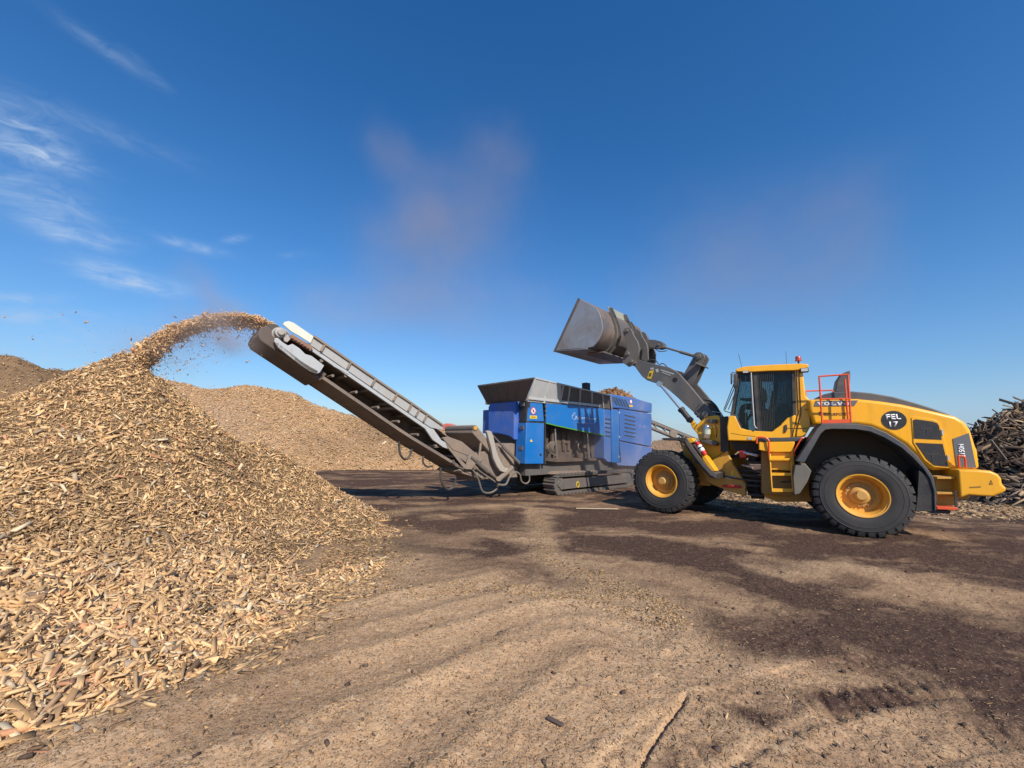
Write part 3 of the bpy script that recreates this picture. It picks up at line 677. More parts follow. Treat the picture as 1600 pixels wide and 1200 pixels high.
def make_wheel(loc, rz, parent, first=None):
    if first:
        w = first.copy(); COL.objects.link(w); w.parent = parent; w.location = loc - parent.location; w.rotation_euler = (0, 0, rz)
        for c in first.children:
            d = c.copy(); COL.objects.link(d); d.parent = w
        return w
    F = ID; ax = Vector((0, 1, 0)); h = MB()
    # hub and planetary housing, seen down inside the dished rim
    h.lathe([(.0, .07), (.085, .07), (.10, .09), (.105, .15), (.13, .17), (.17, .19), (.19, .24), (.255, .26), (.27, .31), (.27, .45), (.0, .45)], (0, 0, 0), ax, 40)
    for k in range(18):
        a = 2 * math.pi * k / 18; h.lathe([(0, -.03), (.013, -.03), (.013, .02), (0, .02)], (.232 * math.cos(a), .255, .232 * math.sin(a)), ax, 6)
    w = h.build('wheel', YEL2, parent, local=True)
    r = MB(); r.lathe([(.365, .30), (.365, .15), (.375, .10), (.395, .075), (.40, .045), (.425, .035), (.43, .015), (.445, .012), (.452, .03), (.445, .055), (.42, .07), (.415, .12), (.40, .30)], (0, 0, 0), ax, 72)
    r.lathe([(.0, .31), (.385, .29), (.385, .33), (.0, .33)], (0, 0, 0), ax, 48)
    r.tube([(.355, .13, -.14), (.385, .06, -.15)], .008, 6)
    r.build('rim', YEL, w, local=True)
    t = MB(); R = TR
    prof = [(.425, .06), (.44, .035), (.50, .010), (.56, .0), (.64, .0), (.648, -.006), (.656, .0), (.72, .006), (.728, .0), (.736, .008), (.775, .03), (.805, .06), (.818, .10), (.818, .56), (.805, .60), (.775, .63), (.72, .655), (.56, .66), (.44, .62), (.425, .6)]
    t.lathe(prof, (0, 0, 0), ax, 96)
    nl = 30
    for sgn in (0, 1):
        for k in range(nl):
            a0 = 2 * math.pi * (k + .5 * sgn) / nl; da = 2 * math.pi / nl
            f = lambda rr, aa, y: Vector((rr * math.cos(aa), y if not sgn else TW - y, rr * math.sin(aa)))
            # a lug: wraps over the shoulder and runs to the middle, leaning; stations along the lug
            stn = [(.735, .012, .0, .30), (.80, .022, .0, .34), (R - .012, .05, .02, .36), (R, .09, .06, .37), (R + .002, .20, .18, .33), (R, .325, .34, .28)]
            base = [(.72, .02), (.78, .05), (.80, .09), (.80, .12), (.805, .20), (.805, .325)]
            top = []; bot = []
            for (rr, y, sh, wd), (rb, yb) in zip(stn, base):
                top.append((f(rr, a0 + (sh - wd) * da, y), f(rr, a0 + (sh + wd) * da, y))); bot.append((f(rb, a0 + (sh - wd - .03) * da, yb), f(rb, a0 + (sh + wd + .03) * da, yb)))
            vs = [p for q in top for p in q] + [p for q in bot for p in q]; m = len(stn); o = 2 * m; fs = []
            for i in range(m - 1):
                a, b = 2 * i, 2 * i + 2
                fs += [[a, a + 1, b + 1, b], [a, b, o + b, o + a], [a + 1, o + a + 1, o + b + 1, b + 1]]
            fs += [[0, o, o + 1, 1], [2 * m - 2, 2 * m - 1, o + 2 * m - 1, o + 2 * m - 2]]
            t.add(vs, fs)
    t.build('tyre', RUB, w, local=True, ang=30)
    w.location = loc - parent.location; w.rotation_euler = (0, 0, rz); return w


w1 = make_wheel(LR.W(0, 0, TR), -math.radians(LR.deg), loader)
w2 = make_wheel(LR.W(0, VW, TR), math.pi - math.radians(LR.deg), loader, w1)
w3 = make_wheel(LF.W(0, 0, TR), -math.radians(LF.deg), loader, w1)
w4 = make_wheel(LF.W(0, VW, TR), math.pi - math.radians(LF.deg), loader, w1)
for w_, a_ in ((w2, 40), (w3, 17)):     # the wheels stand at different turns
    w_.rotation_mode = 'QUATERNION'; from mathutils import Quaternion
    w_.rotation_quaternion = Quaternion((0, 0, 1), w_.rotation_euler.z) @ Quaternion((0, 1, 0), math.radians(a_))


def B(): return MB()


# axles and belly
b_ = B(); b_.tube([LR.W(0, .5, TR), LR.W(0, 2.5, TR)], .17, 16); b_.lathe([(.0, -.3), (.28, -.25), (.34, 0), (.28, .25), (0, .3)], LR.W(0, 1.5, TR), LR.u, 20); b_.build('rear_axle', YEL2, loader)
b_ = B(); b_.tube([LF.W(0, .5, TR), LF.W(0, 2.5, TR)], .17, 16); b_.lathe([(.0, -.3), (.28, -.25), (.34, 0), (.28, .25), (0, .3)], LF.W(0, 1.5, TR), LF.u, 20); b_.build('front_axle', YEL2, loader)
b_ = B(); b_.uz(LR, [(-1.75, .62), (-1.5, .5), (1.2, .75), (1.9, .85), (1.9, 1.75), (-.4, 1.75), (-1.7, 1.5)], .95, 2.05); b_.build('rear_frame', YEL2, loader, bev=.02)

# wheel arch: inner liner with the arch's shade put into its colour, and the grey fender with its wide lip
FO = [(1243.6, 720.7), (1262, 692), (1278, 668), (1284, 663), (1300, 661.5), (1341.5, 662.7), (1361, 666), (1385, 676), (1414, 694), (1433, 712), (1449, 731.5), (1458.6, 745), (1463.5, 768), (1463.5, 798)]
FI = [(1460, 798), (1459, 768), (1453, 748), (1443, 733), (1427, 716), (1409, 700), (1382, 684), (1360, 674.5), (1337, 670.8), (1300, 670.2), (1290, 671.5), (1283, 677), (1257, 723)]
b_ = B(); fo = [LR.pv(x, y, .0) for x, y in FO]; fi = [LR.pv(x, y, .0) for x, y in FI]
b_.uz(LR, fo + fi, 0.0, .72); b_.build('fender', GREY, loader, bev=.012)
b_ = B(); b_.uz(LR, [(u * 1.0, z) for u, z in fo[:12]] + [LR.pv(1440, 745, 0), LR.pv(1262, 745, 0)], .74, .80); b_.build('wheel_arch_liner', paint('shaded_brown_liner', (.055, .038, .022), .7, dust=.4, dcol=(.12, .085, .055)), loader)
b_ = B(); b_.pz(LR, [(1436, 735), (1450, 745), (1461, 768), (1462, 799), (1431, 799), (1434, 775)], .03, .68); b_.build('mud_flap', BLACK, loader)
b_ = B(); b_.pz(LR, [(1242.5, 727), (1258, 724), (1268, 736), (1262, 752), (1250, 771), (1241, 774), (1239, 745)], .06, .75); b_.build('fuel_tank_guard', paint('olive_grey', (.14, .125, .10), .6, dust=.5), loader, bev=.015)

# hood
HS = [(1263, 624), (1300, 623.2), (1339, 623), (1374, 626.5), (1409, 631.5), (1457, 642), (1494, 650.5), (1508, 659), (1517, 671), (1523, 690), (1525, 697), (1528, 703), (1532, 733), (1455, 735), (1433, 712), (1414, 694), (1385, 676), (1361, 666), (1341, 663), (1284, 663), (1271, 664), (1264, 640)]
HP = [LR.pv(x, y, .55) for x, y in HS]
b_ = B(); b_.uz(LR, HP, .55, 2.45)
b_.build('hood', YEL, loader, bev=.07, seg=3)
HT = [(1270, 624.5), (1276, 621), (1288, 615.5), (1304, 612), (1332, 611), (1361, 613.5), (1397, 619.5), (1433, 629.5), (1457, 637), (1478, 644.5), (1490, 650), (1457, 645), (1409, 634), (1374, 629), (1339, 626)]
b_ = B(); b_.uz(LR, [LR.pv(x, y, .62) for x, y in HT], .66, 2.34); b_.build('hood_cover', GREY, loader, bev=.05, seg=3)
b_ = B(); b_.uz(LR, [LR.pv(x, y, 1.2) for x, y in [(1304, 613), (1308, 594), (1315, 584), (1322, 581), (1329, 578), (1328.5, 596), (1327.5, 613)]], 1.2, 1.55); b_.build('exhaust_fin', GREY, loader, bev=.03, seg=2)
# side vents
VU = [(1427, 656.5), (1431, 655), (1457, 658.6), (1464, 661), (1467, 665), (1471.8, 687), (1428.5, 685)]
VL = [(1431, 691.7), (1473, 693.6), (1481.6, 729), (1460, 727), (1448, 717)]
fr_o = [(1424, 652.5), (1430, 651), (1458, 655), (1467, 658.5), (1470.5, 664), (1479, 700), (1486, 732), (1459, 730), (1444, 719), (1427, 692)]
b_ = B(); b_.pz(LR, fr_o, .535, .56, 0); b_.build('side_door', YEL, loader, bev=.008)
for pl in (VU, VL):
    b_ = B(); b_.pz(LR, pl, .526, .545); vent = b_.build('vent_grille', BVIN, loader)
    b_ = B(); us = [LR.pv(x, y, .52) for x, y in pl]; z0, z1 = min(z for u, z in us), max(z for u, z in us); u0, u1 = min(u for u, z in us), max(u for u, z in us)
    b_.box(LR, u0 + .12, u1 - .12, .519, .525, z0 + (z1 - z0) * .5, z0 + (z1 - z0) * .53); b_.box(LR, u0 + (u1 - u0) * .5, u0 + (u1 - u0) * .52, .519, .525, z0 + .1, z0 + (z1 - z0) * .5); b_.build('grille_bar', flat('dim_grey', (.06, .06, .065)), vent)
b_ = B(); b_.pz(LR, [(1471, 671), (1474, 671), (1475, 680), (1472, 680)], .515, .53); b_.pz(LR, [(1480, 711), (1483, 711), (1484, 719), (1481, 719)], .515, .53); b_.each('latch', STEEL, loader)
# grey corner panel with the model number, and the name strip
b_ = B(); b_.pz(LR, [(1489, 685.6), (1514, 676.5), (1525.6, 731), (1495, 729)], .538, .552); cp = b_.build('corner_panel', DECALG, loader)
lettering('model_number', LR, 'L150H', 1499, 714, 1508.5, 694, .530, WHITE, cp, rot=True, bold=.035)
b_ = B(); b_.pz(LR, [(1272, 634.8), (1275, 626), (1341, 625.5), (1335, 634)], .538, .552); ns = b_.build('name_strip', DECALG, loader)


def slab_letters(parent, fr, x0, x1, yb, yt, v, mat):
    """wide slab-serif capitals V O L V O, cut as outlines"""
    n = 5; w = (x1 - x0) / n; k = 0
    for ch in 'VOLVO':
        a = x0 + k * w; X = lambda t: a + w * (0.04 + t * 0.92); Y = lambda t: yb + (yt - yb) * t; m = MB()
        def pl(pts): m.pz(fr, [(X(p), Y(q)) for p, q in pts], v, v + .004)
        if ch == 'V':
            pl([(0, 1), (.42, 1), (.42, .84), (.36, .84), (.56, .35), (.46, 0), (.38, 0), (.08, .84), (0, .84)]); pl([(.62, 1), (1, 1), (1, .84), (.92, .84), (.60, 0), (.461, 0), (.561, .35), (.74, .84), (.62, .84)])
        elif ch == 'L': pl([(.02, 1), (.50, 1), (.50, .84), (.40, .84), (.40, .18), (.72, .18), (.82, .42), (.96, .42), (.92, 0), (.02, 0), (.02, .16), (.12, .16), (.12, .84), (.02, .84)])
        else:
            N = 22; vs = []
            for i in range(N):
                t = 2 * math.pi * i / N
                for (rx, ry) in ((.5, .52), (.23, .33)):
                    for dv in (0, .004): u, z = fr.pv(X(.5 + rx * math.cos(t)), Y(.5 + ry * math.sin(t)), v); vs.append(fr.W(u, v + dv, z))
            fs = []
            for i in range(N):
                j = (i + 1) % N; A, Bq = 4 * i, 4 * j
                fs += [[A, Bq, Bq + 2, A + 2], [A + 1, A + 3, Bq + 3, Bq + 1], [A, A + 1, Bq + 1, Bq], [A + 2, Bq + 2, Bq + 3, A + 3]]
            m.add(vs, fs)
        m.build('letter', mat, parent); k += 1


slab_letters(ns, LR, 1276.5, 1327.5, 633.2, 628.2, .531, WHITE)
lettering('hood_lettering', LR, 'REPURPOSE IT', 1288, 649.5, 1331, 645.2, .542, BROWNT, loader)
b_ = B(); b_.tube([LR.P(x, y, .545) for x, y in [(1281, 643), (1283, 646), (1282, 649), (1279.5, 647.5), (1281, 643)]], .008, 5); b_.build('hood_emblem', BROWNT, loader)
cu, cz = LR.pv(1397, 656.5, .54)
b_ = B(); b_.uz(LR, circ(cu, cz, .205, 40), .537, .55); bd = b_.build('number_badge', BVIN, loader)
lettering('badge_text', LR, 'FEL', 1384.5, 655.3, 1408, 647.2, .530, WHITE, bd, bold=.03); lettering('badge_text', LR, '17', 1390, 667.3, 1404, 658.6, .530, WHITE, bd, bold=.03)

# counterweight
CW = [(1491, 733), (1520, 733), (1544, 735), (1556.5, 740.5), (1561.5, 747), (1562.5, 756), (1570, 762), (1568, 766.5), (1549, 775), (1530, 774.5), (1509, 772.5), (1493.5, 777.5)]
cw = [LR.pv(x, y, .30) for x, y in CW]
b_ = B(); cx_ = sum(u for u, z in cw) / len(cw)
rings = [(.12, .93), (.25, 1.0), (2.75, 1.0), (2.88, .93)]
def cwr(v, k): 
    zc = sum(z for u, z in cw) / len(cw); u0 = min(u for u, z in cw); return [LR.W(u0 + (u - u0) * k, v, zc + (z - zc) * (.5 + .5 * k)) for u, z in cw]
R_ = [cwr(v, k) for v, k in rings]; n_ = len(cw)
b_.add([p for r_ in R_ for p in r_], [list(range(n_))[::-1], [3 * n_ + i for i in range(n_)]] + [[q * n_ + i, q * n_ + (i + 1) % n_, (q + 1) * n_ + (i + 1) % n_, (q + 1) * n_ + i] for q in range(3) for i in range(n_)])
cwo = b_.build('counterweight', YEL, loader, bev=.035, seg=3)
b_ = B(); b_.pz(LR, [(1546, 757), (1549, 750), (1552, 757)], .112, .125); b_.pz(LR, [(1516, 760.5), (1533, 759.5), (1533, 761.5), (1516, 762.3)], .112, .125); b_.each('recess_mark', flat('ochre_mark', (.30, .16, .02)), cwo)
b_ = B(); b_.pz(LR, [(1461, 744), (1494, 743), (1496, 770), (1496, 790), (1464, 790)], .45, 2.5); b_.build('rear_bulkhead', YEL2, loader)
b_ = B()
for y0 in (769, 745): b_.pz(LR, [(1464, y0), (1491, y0), (1491, y0 + 3.5), (1464, y0 + 3.5)], .2, .45)
b_.each('rear_step', YEL2, loader, bev=.006)
b_ = B(); b_.pz(LR, [(1464, 791.5), (1497, 793), (1497, 797), (1464, 796)], .08, .42); b_.build('rear_footboard', REDO, loader, bev=.006)
b_ = B(); b_.pz(LR, [(1491, 767), (1495, 767), (1497, 796), (1493, 796)], .1, .13); b_.pz(LR, [(1447, 797.5), (1461, 797.5), (1486, 798), (1484, 803), (1455, 802)], .15, .4, 0); b_.build('rear_step_strut', BLACK, loader)
b_ = B(); b_.tube(smooth_path([LR.P(*q) for q in [(1499, 730, .5), (1497.5, 714, .42), (1500, 712.5, .42), (1505, 713, .42), (1507.5, 716, .42), (1509, 730, .5)]]), .018, 8); b_.build('rear_handle', REDO, loader)

# guard rail by the hood
b_ = B(); tu = lambda *q: b_.tube([LR.P(*p) for p in q], .019, 8)
tu((1280, 588, .3), (1325, 585, .3)); tu((1280, 588, .3), (1284.7, 661, .3)); tu((1325, 585, .3), (1329.7, 660, .3)); tu((1282, 623.6, .3), (1327.5, 623, .3))
tu((1320, 592, .5), (1325, 655, .5)); tu((1259.4, 624, 1.0), (1259.4, 611, 1.0), (1299.7, 609.8, 1.0), (1302, 612, 1.0))
b_.pz(LR, [(1284, 656), (1329.5, 655), (1329.7, 660.5), (1284.7, 661.5)], .29, .31); b_.build('guard_rail', REDO, loader)
b_ = B(); b_.pz(LR, [(1283, 661.5), (1342, 661), (1342, 663), (1283, 663.5)], .05, .6); b_.build('walkway', GREY, loader)

# ---------- cab
CN, CFAR = .72, 2.28
cp_ = lambda L_: [LR.pv(x, y, CN) for x, y in L_]
b_ = B()   # lower tub with swept door sill
tub = cp_([(1138.4, 650.6), (1143, 648.5), (1149.5, 650), (1153, 658), (1158.5, 669), (1165, 671), (1182.5, 673), (1207, 674), (1220, 663.7), (1231, 652.6), (1241, 648.5), (1243.5, 648.5), (1243.5, 683), (1180, 689.3), (1137.5, 688.3), (1135.8, 668)])
b_.uz(LR, tub, CN, CFAR); cab = b_.build('cab', YEL, loader, bev=.03, seg=2)
b_ = B(); b_.uz(LR, cp_([(1241.5, 577.5), (1254, 577), (1257, 600), (1259.4, 619), (1265, 624), (1268, 664), (1257.5, 682.5), (1243.6, 683.3)]), CN + .01, CFAR - .01); b_.build('rear_pillar', YEL, cab, bev=.03, seg=2)
b_ = B()
for ln in ([(1244.5, 579), (1247.5, 645), (1238, 681)], [(1248.5, 579), (1251.5, 645), (1243, 682)], [(1258, 640), (1265, 640), (1267, 663)]): b_.tube([LR.P(x, y, CN) for x, y in ln], .011, 6)
b_.tube([LR.P(x, y, CN) for x, y in [(1230, 669.5), (1262, 669)]], .007, 5); b_.tube([LR.P(x, y, CN) for x, y in [(1142, 677), (1160, 680), (1180, 682)]], .006, 5)
b_.build('door_gap', flat('dark_seam', (.07, .035, .01)), cab)
b_ = B(); rf = cp_([(1149, 579), (1151.5, 576.5), (1164, 573), (1206, 570.3), (1250, 568.6), (1262.7, 569.5), (1262.7, 574.5), (1254, 577.5), (1241, 579.3), (1206, 580), (1170, 581.8), (1150, 581)])
b_.uz(LR, rf, CN - .06, CFAR + .06); b_.build('roof', YEL, cab, bev=.03, seg=2)
b_ = B()   # dark posts and window surrounds
bars = [([(1152.8, 580), (1157, 580), (1146.5, 648), (1141, 649)], 1), ([(1176, 580), (1184, 580), (1191, 674), (1183, 674)], 1), ([(1237, 579), (1243.5, 579), (1245, 649), (1238.5, 649)], 1)]
for pl, _ in bars: b_.uz(LR, cp_(pl), CN + .015, CN + .09); b_.uz(LR, cp_(pl), CFAR - .09, CFAR - .015)
b_.uz(LR, cp_([(1153, 580), (1240, 579), (1240, 583.5), (1153, 584)]), CN + .02, CFAR - .02)
b_.uz(LR, cp_([(1142, 644), (1150, 650), (1158, 664), (1160, 671), (1208, 674), (1240, 647), (1241, 652), (1209, 679), (1156, 675), (1141, 655)]), CN + .005, CN + .05)
b_.build('window_surround', BLACK, cab, bev=.008)
b_ = B(); b_.uz(LR, cp_([(1154, 582), (1181, 582), (1188, 673), (1160, 670), (1150, 650), (1143, 648)]), CN + .03, CN + .036); b_.uz(LR, cp_([(1181, 582), (1240, 581), (1241, 648), (1222, 661), (1207, 673), (1188, 673)]), CN + .03, CN + .036)
b_.uz(LR, cp_([(1154, 582), (1181, 582), (1188, 673), (1160, 670), (1150, 650), (1143, 648)]), CFAR - .036, CFAR - .03); b_.uz(LR, cp_([(1181, 582), (1240, 581), (1241, 648), (1222, 661), (1207, 673), (1188, 673)]), CFAR - .036, CFAR - .03); 
b_.each('side_window', GLASS, cab)
b_ = B(); b_.uz(LR, cp_([(1155.2, 583), (1156, 583), (1145, 647), (1144.3, 647)]), CN + .1, CFAR - .1); b_.build('windscreen', GLASS, cab)
b_ = B(); b_.uz(LR, cp_([(1235.5, 583), (1236.4, 583), (1238, 648), (1237, 648)]), CN + .1, CFAR - .1); b_.build('rear_window', GLASS, cab)
b_ = B()   # thin guard bars on the near windows
for i in range(9):
    t = i / 8; b_.tube([LR.P(1184 + t * 24, 582.5, CN + .01), LR.P(1190 + t * 20, 673, CN + .01)], .006, 5)
for i in range(3): b_.tube([LR.P(1158 + i * 7, 583, CN + .01), LR.P(1154 + i * 11, 655 + i * 7, CN + .01)], .006, 5)
b_.build('window_guard', BLACK, cab)
b_ = B()   # ribbed grey-blue blind behind the rear part of the near window
zt0, zl0 = LR.pv(1225, 583, CN)[1], LR.pv(1200, 672, CN)[1]; zm0 = LR.pv(1200, 638, CN)[1]
for i in range(26):
    t = i / 26; ua_, ub2 = LR.pv(1190 + 47 * t, 600, CN)[0], LR.pv(1190 + 47 * (t + 1 / 26), 600, CN)[0]; top_ = zt0 if t > .36 else zm0
    zb0 = LR.pv(1190 + 47 * t, 672 - max(0, t - .4) * 42, CN)[1] + .02
    b_.uz(LR, [(ua_, zb0), (ub2 - .004, zb0), (ub2 - .004, top_), (ua_, top_)], CN + .09 + .014 * (i % 2), CN + .105 + .014 * (i % 2))
b_.build('ribbed_blind', paint('blue_grey_blind', (.022, .035, .048), .5, dust=.15), cab)
b_ = B(); b_.tube([LR.P(x, y, CN - .05) for x, y in [(1173.5, 582), (1176, 625), (1178.5, 664), (1181, 668.5), (1183, 669.5)]], .016, 8); b_.build('grab_rail', STEEL, cab)
b_ = B(); b_.pz(LR, [(1226, 664), (1229.5, 663), (1230.5, 670), (1228, 676), (1225, 675)], CN - .03, CN + .01); b_.build('door_handle', BLACK, cab, bev=.006)
b_ = B(); b_.pz(LR, [(1168, 683), (1175.5, 683), (1175.5, 687), (1168, 687)], CN - .012, CN - .002, 0); b_.build('data_plate', STEEL, cab)
# inside the cab
b_ = B(); uF, zF = LR.pv(1146, 672, CN); uR, _ = LR.pv(1240, 672, CN); zT = LR.pv(1200, 580, CN)[1]
zf = LR.pv(1200, 676, CN)[1]; zs = zf + .17
b_.box(LR, uF + .1, uR - .05, CN + .15, CFAR - .15, zf, zf + .06); b_.box(LR, uR - .22, uR - .06, CN + .12, CFAR - .12, zf, zf + .75)
b_.box(LR, uF + .12, uF + .35, 1.1, 1.9, zf, zf + .55); b_.box(LR, uR - .75, uR - .25, CFAR - .5, CFAR - .2, zf, zf + .62); b_.build('interior_console', BLACK, cab, bev=.02)
b_ = B(); us = uR - .62; b_.box(LR, us - .25, us + .25, 1.25, 1.75, zs + .30, zs + .45); b_.uz(LR, [(us + .18, zs + .42), (us + .30, zs + .42), (us + .42, zs + 1.0), (us + .30, zs + 1.0)], 1.27, 1.73); b_.box(LR, us - .12, us + .12, 1.38, 1.62, zf, zs + .3); b_.box(LR, us + .33, us + .42, 1.38, 1.62, zs + 1.0, zs + 1.2); b_.build('operator_seat', BLACK, cab, bev=.04, seg=2)
b_ = B(); sc = LR.W(uF + .55, 1.5, zf + .72); b_.tube([LR.W(uF + .3, 1.5, zf + .3), sc], .03, 8)
a1, a2 = LR.v, (LR.u * .45 + Vector((0, 0, .9))).normalized(); b_.tube([sc + (a1 * math.cos(t) + a2 * math.sin(t)) * .19 for t in [2 * math.pi * k / 20 for k in range(21)]], .015, 6); b_.tube([sc - a1 * .19, sc + a1 * .19], .012, 6); b_.build('steering_wheel', BLACK, cab)
# roof kit
b_ = B(); b_.pz(LR, [(1139, 688), (1266, 683), (1266, 716), (1192, 716), (1148, 703)], 1.1, 2.0); b_.build('underbody', BLACK, loader)
b_ = B(); b_.pz(LR, [(1125, 652), (1137, 650), (1139, 706), (1126, 706)], 1.15, 1.9); b_.build('hinge_tower', BLACK, loader)
def lamp(px, py, v, w, h, name='work_light', fr=LR, dirn=-1):
    u, z = fr.pv(px, py, v); m = MB(); m.box(fr, u - w, u + w, v - .06, v + .09, z - h, z + h); m.box(fr, u - .02, u + .02, v, v + .03, z + h, z + h + .07)
    o = m.build(name, BLACK, cab if fr is LR else loader, bev=.01); m = MB(); m.box(fr, u - w * .8, u + w * .8, v - .068, v - .061, z - h * .75, z + h * .75); m.build('lens', STEEL, o)
lamp(1165, 581.5, CN - .02, .075, .035); lamp(1256.5, 578.5, CN - .02, .085, .05); lamp(1256, 579, CFAR + .05, .085, .05); lamp(1163, 582.5, CFAR + .04, .075, .04)
b_ = B(); p0 = LR.P(1248, 570, 1.1); b_.tube([p0, p0 + Vector((0, 0, .12))], .02, 8); b_.build('beacon_stem', BLACK, cab)
b_ = B(); b_.lathe([(0, 0), (.075, 0), (.075, .02), (.062, .03), (.062, .10), (.05, .12), (0, .125)], p0 + Vector((0, 0, .10)), (0, 0, 1), 16); b_.build('beacon', paint('amber_red', (.42, .05, .02), .3, dust=.3), cab)
b_ = B(); b_.tube([LR.P(1159.5, 575, .95), LR.P(1154, 553, .95)], .006, 5); b_.tube([LR.P(1229, 570, 1.8), LR.P(1228, 549, 1.8)], .005, 5); b_.each('antenna', BLACK, cab)
# mirrors on the front arms
b_ = B()
for q in ([(1152, 583, .75), (1144, 582, .45), (1143.5, 598, .42)], [(1152, 600, .75), (1146, 596, .5)], [(1152, 586, .75), (1131, 640, .6), (1132, 642, .7), (1144, 646, .8)], [(1154, 600, .75), (1138, 640, .62)], [(1148, 605, .9), (1133, 640, 1.1)]): b_.tube([LR.P(*p) for p in q], .012, 6)
b_.build('mirror_arm', BLACK, cab)
b_ = B(); b_.pz(LR, [(1146, 584), (1152.5, 584), (1151, 603), (1146, 606)], .40, .46); b_.pz(LR, [(1141.5, 583), (1144, 583), (1144, 600), (1141.5, 600)], .42, .5); b_.each('mirror', BLACK, cab, bev=.015)
b_ = B(); b_.tube([LR.P(x, y, CN + .3) for x, y in [(1156, 590), (1150, 615), (1147, 640)]], .012, 6); b_.build('wiper', BLACK, cab)

# ---------- platform, steps, battery box below the cab
b_ = B(); b_.pz(LR, [(1184, 684), (1256, 683.3), (1256, 689.3), (1186, 689.8)], .30, 1.6); b_.build('platform', GREY, loader, bev=.008)
b_ = B(); b_.pz(LR, [(1186, 690.5), (1242, 690), (1240, 706), (1214, 706.5), (1200, 706), (1186, 703)], .30, .95); b_.build('step_housing', YEL, loader, bev=.012)
b_ = B(); b_.pz(LR, [(1200, 706.5), (1241, 706.5), (1241, 736), (1204, 734)], .38, .95); b_.build('side_box', YEL, loader, bev=.012)
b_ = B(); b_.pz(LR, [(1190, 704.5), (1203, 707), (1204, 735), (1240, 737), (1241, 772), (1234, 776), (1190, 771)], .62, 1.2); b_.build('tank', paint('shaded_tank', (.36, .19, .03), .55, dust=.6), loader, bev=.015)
b_ = B()
for ln in ([(1203, 709, .30), (1204.5, 740, .22), (1206.5, 768, .20)], [(1238, 706, .30), (1236.5, 737, .22), (1239.5, 769, .20)]): b_.tube([LR.P(*p) for p in ln], .016, 8)
for (x0, x1, y0, y1) in ((1205, 1236, 739, 743.3), (1207, 1238.5, 763.5, 768.8), (1202, 1236, 716, 719.5)): b_.pz(LR, [(x0, y0), (x1, y0), (x1, y1), (x0, y1)], .22, .42)
b_.build('ladder', YEL, loader, bev=.004)
b_ = B(); b_.tube(smooth_path([LR.P(*p) for p in [(1182.5, 693, .25), (1182.6, 685.5, .25), (1185, 683, .25), (1196, 684, .25), (1200.5, 687.5, .25), (1201.2, 692, .25), (1201.5, 709, .28)]], 4), .02, 8); b_.build('handrail', REDO, loader)
b_ = B(); b_.tube(smooth_path([LR.P(*p) for p in [(1260, 684, .3), (1254, 684.5, .25), (1251, 687, .25), (1245, 698, .25), (1240.5, 708, .25), (1242.5, 712, .3)]], 4), .02, 8); b_.build('handrail', REDO, loader)

# ---------- articulation, hoses and steering rams
b_ = B(); hp_ = LR.W(-1.88, 1.5, 0)
b_.lathe([(0, -.25), (.16, -.25), (.16, .25), (0, .25)], hp_ + Vector((0, 0, .75)), (0, 0, 1), 16); b_.lathe([(0, -.2), (.16, -.2), (.16, .2), (0, .2)], hp_ + Vector((0, 0, 1.6)), (0, 0, 1), 16)
for z in (.62, .85, 1.45, 1.7): b_.box(LR, -2.1, -1.2, 1.1, 1.9, z - .03, z + .03)
for z in (.72, 1.58): b_.box(LF, 1.2, 2.1, 1.15, 1.85, z - .035, z + .035)
b_.build('hinge', BLACK, loader)
b_ = B()
for k in range(7):
    a = LF.W(1.05 + .03 * (k % 3), .75 + .13 * k, 1.15 + .10 * (k % 4)); c = LR.W(-1.15, .55 + .14 * k, 1.05 + .11 * ((k * 2) % 5)); b_.tube(bez(a, c, .10 + .05 * (k % 3), 10), .022, 7)
b_.each('hydraulic_hose', HOSE, loader)
b_ = B(); b_.tube([LF.W(.95, .95, 1.12), LR.W(-1.1, .95, 1.05)], .055, 10); b_.build('steering_ram', BLACK, loader)
b_ = B(); b_.tube([LF.P(1160, 727, .5), LR.P(1176, 731, .45)], .03, 8); b_.tube([LF.P(1160, 706, .55), LR.P(1183, 712, .5)], .035, 8); b_.each('steering_ram_rod', CHROME, loader)
b_ = B(); b_.pz(LF, [(1154, 705), (1164, 703), (1166, 715), (1156, 716)], .50, .62); b_.build('red_valve_cap', RED, loader, bev=.02)

# ---------- front frame
b_ = B(); tower = [(1095.5, 657), (1101, 652), (1106, 650), (1122.5, 649), (1126, 655), (1128, 688), (1137.5, 695.5), (1136, 703), (1126, 711), (1107.5, 722), (1100, 712), (1093, 696), (1089.5, 678), (1081, 668), (1076, 655), (1080, 653), (1088, 664)]
b_.pz(LF, tower, .85, .95); b_.uz(LF, [LF.pv(x, y, .85) for x, y in tower], 2.05, 2.15); b_.build('front_frame', YEL, loader, bev=.02)
b_ = B(); low_ = [(1107, 722), (1126, 711), (1136, 704), (1145, 725.5), (1164.5, 757), (1164.5, 775), (1150, 771), (1133, 765), (1115, 758), (1102, 751), (1098, 735)]
b_.pz(LF, low_, .70, .85); b_.uz(LF, [LF.pv(x, y, .70) for x, y in low_], 2.15, 2.3); b_.build('front_frame_side', YEL2, loader, bev=.02)
b_ = B(); b_.box(LF, -.55, 1.0, .95, 2.05, .75, 1.35); b_.box(LF, .3, .55, .95, 2.05, 1.35, 2.0); b_.build('front_frame_core', YEL2, loader, bev=.02)
b_ = B(); b_.tube([LF.P(1129, 759.5, .66), LF.P(1158, 760.5, .66)], .035, 10); b_.build('red_pin_guard', RED, loader)
b_ = B(); b_.pz(LF, [(1142, 735), (1146, 735), (1146.5, 743), (1142, 743)], .69, .699); b_.build('warning_sticker', YVIN, loader); b_ = B(); b_.pz(LF, [(1135, 744), (1150, 744.5), (1150, 748), (1135, 748)], .69, .699); b_.build('pictogram_sticker', STEEL, loader)
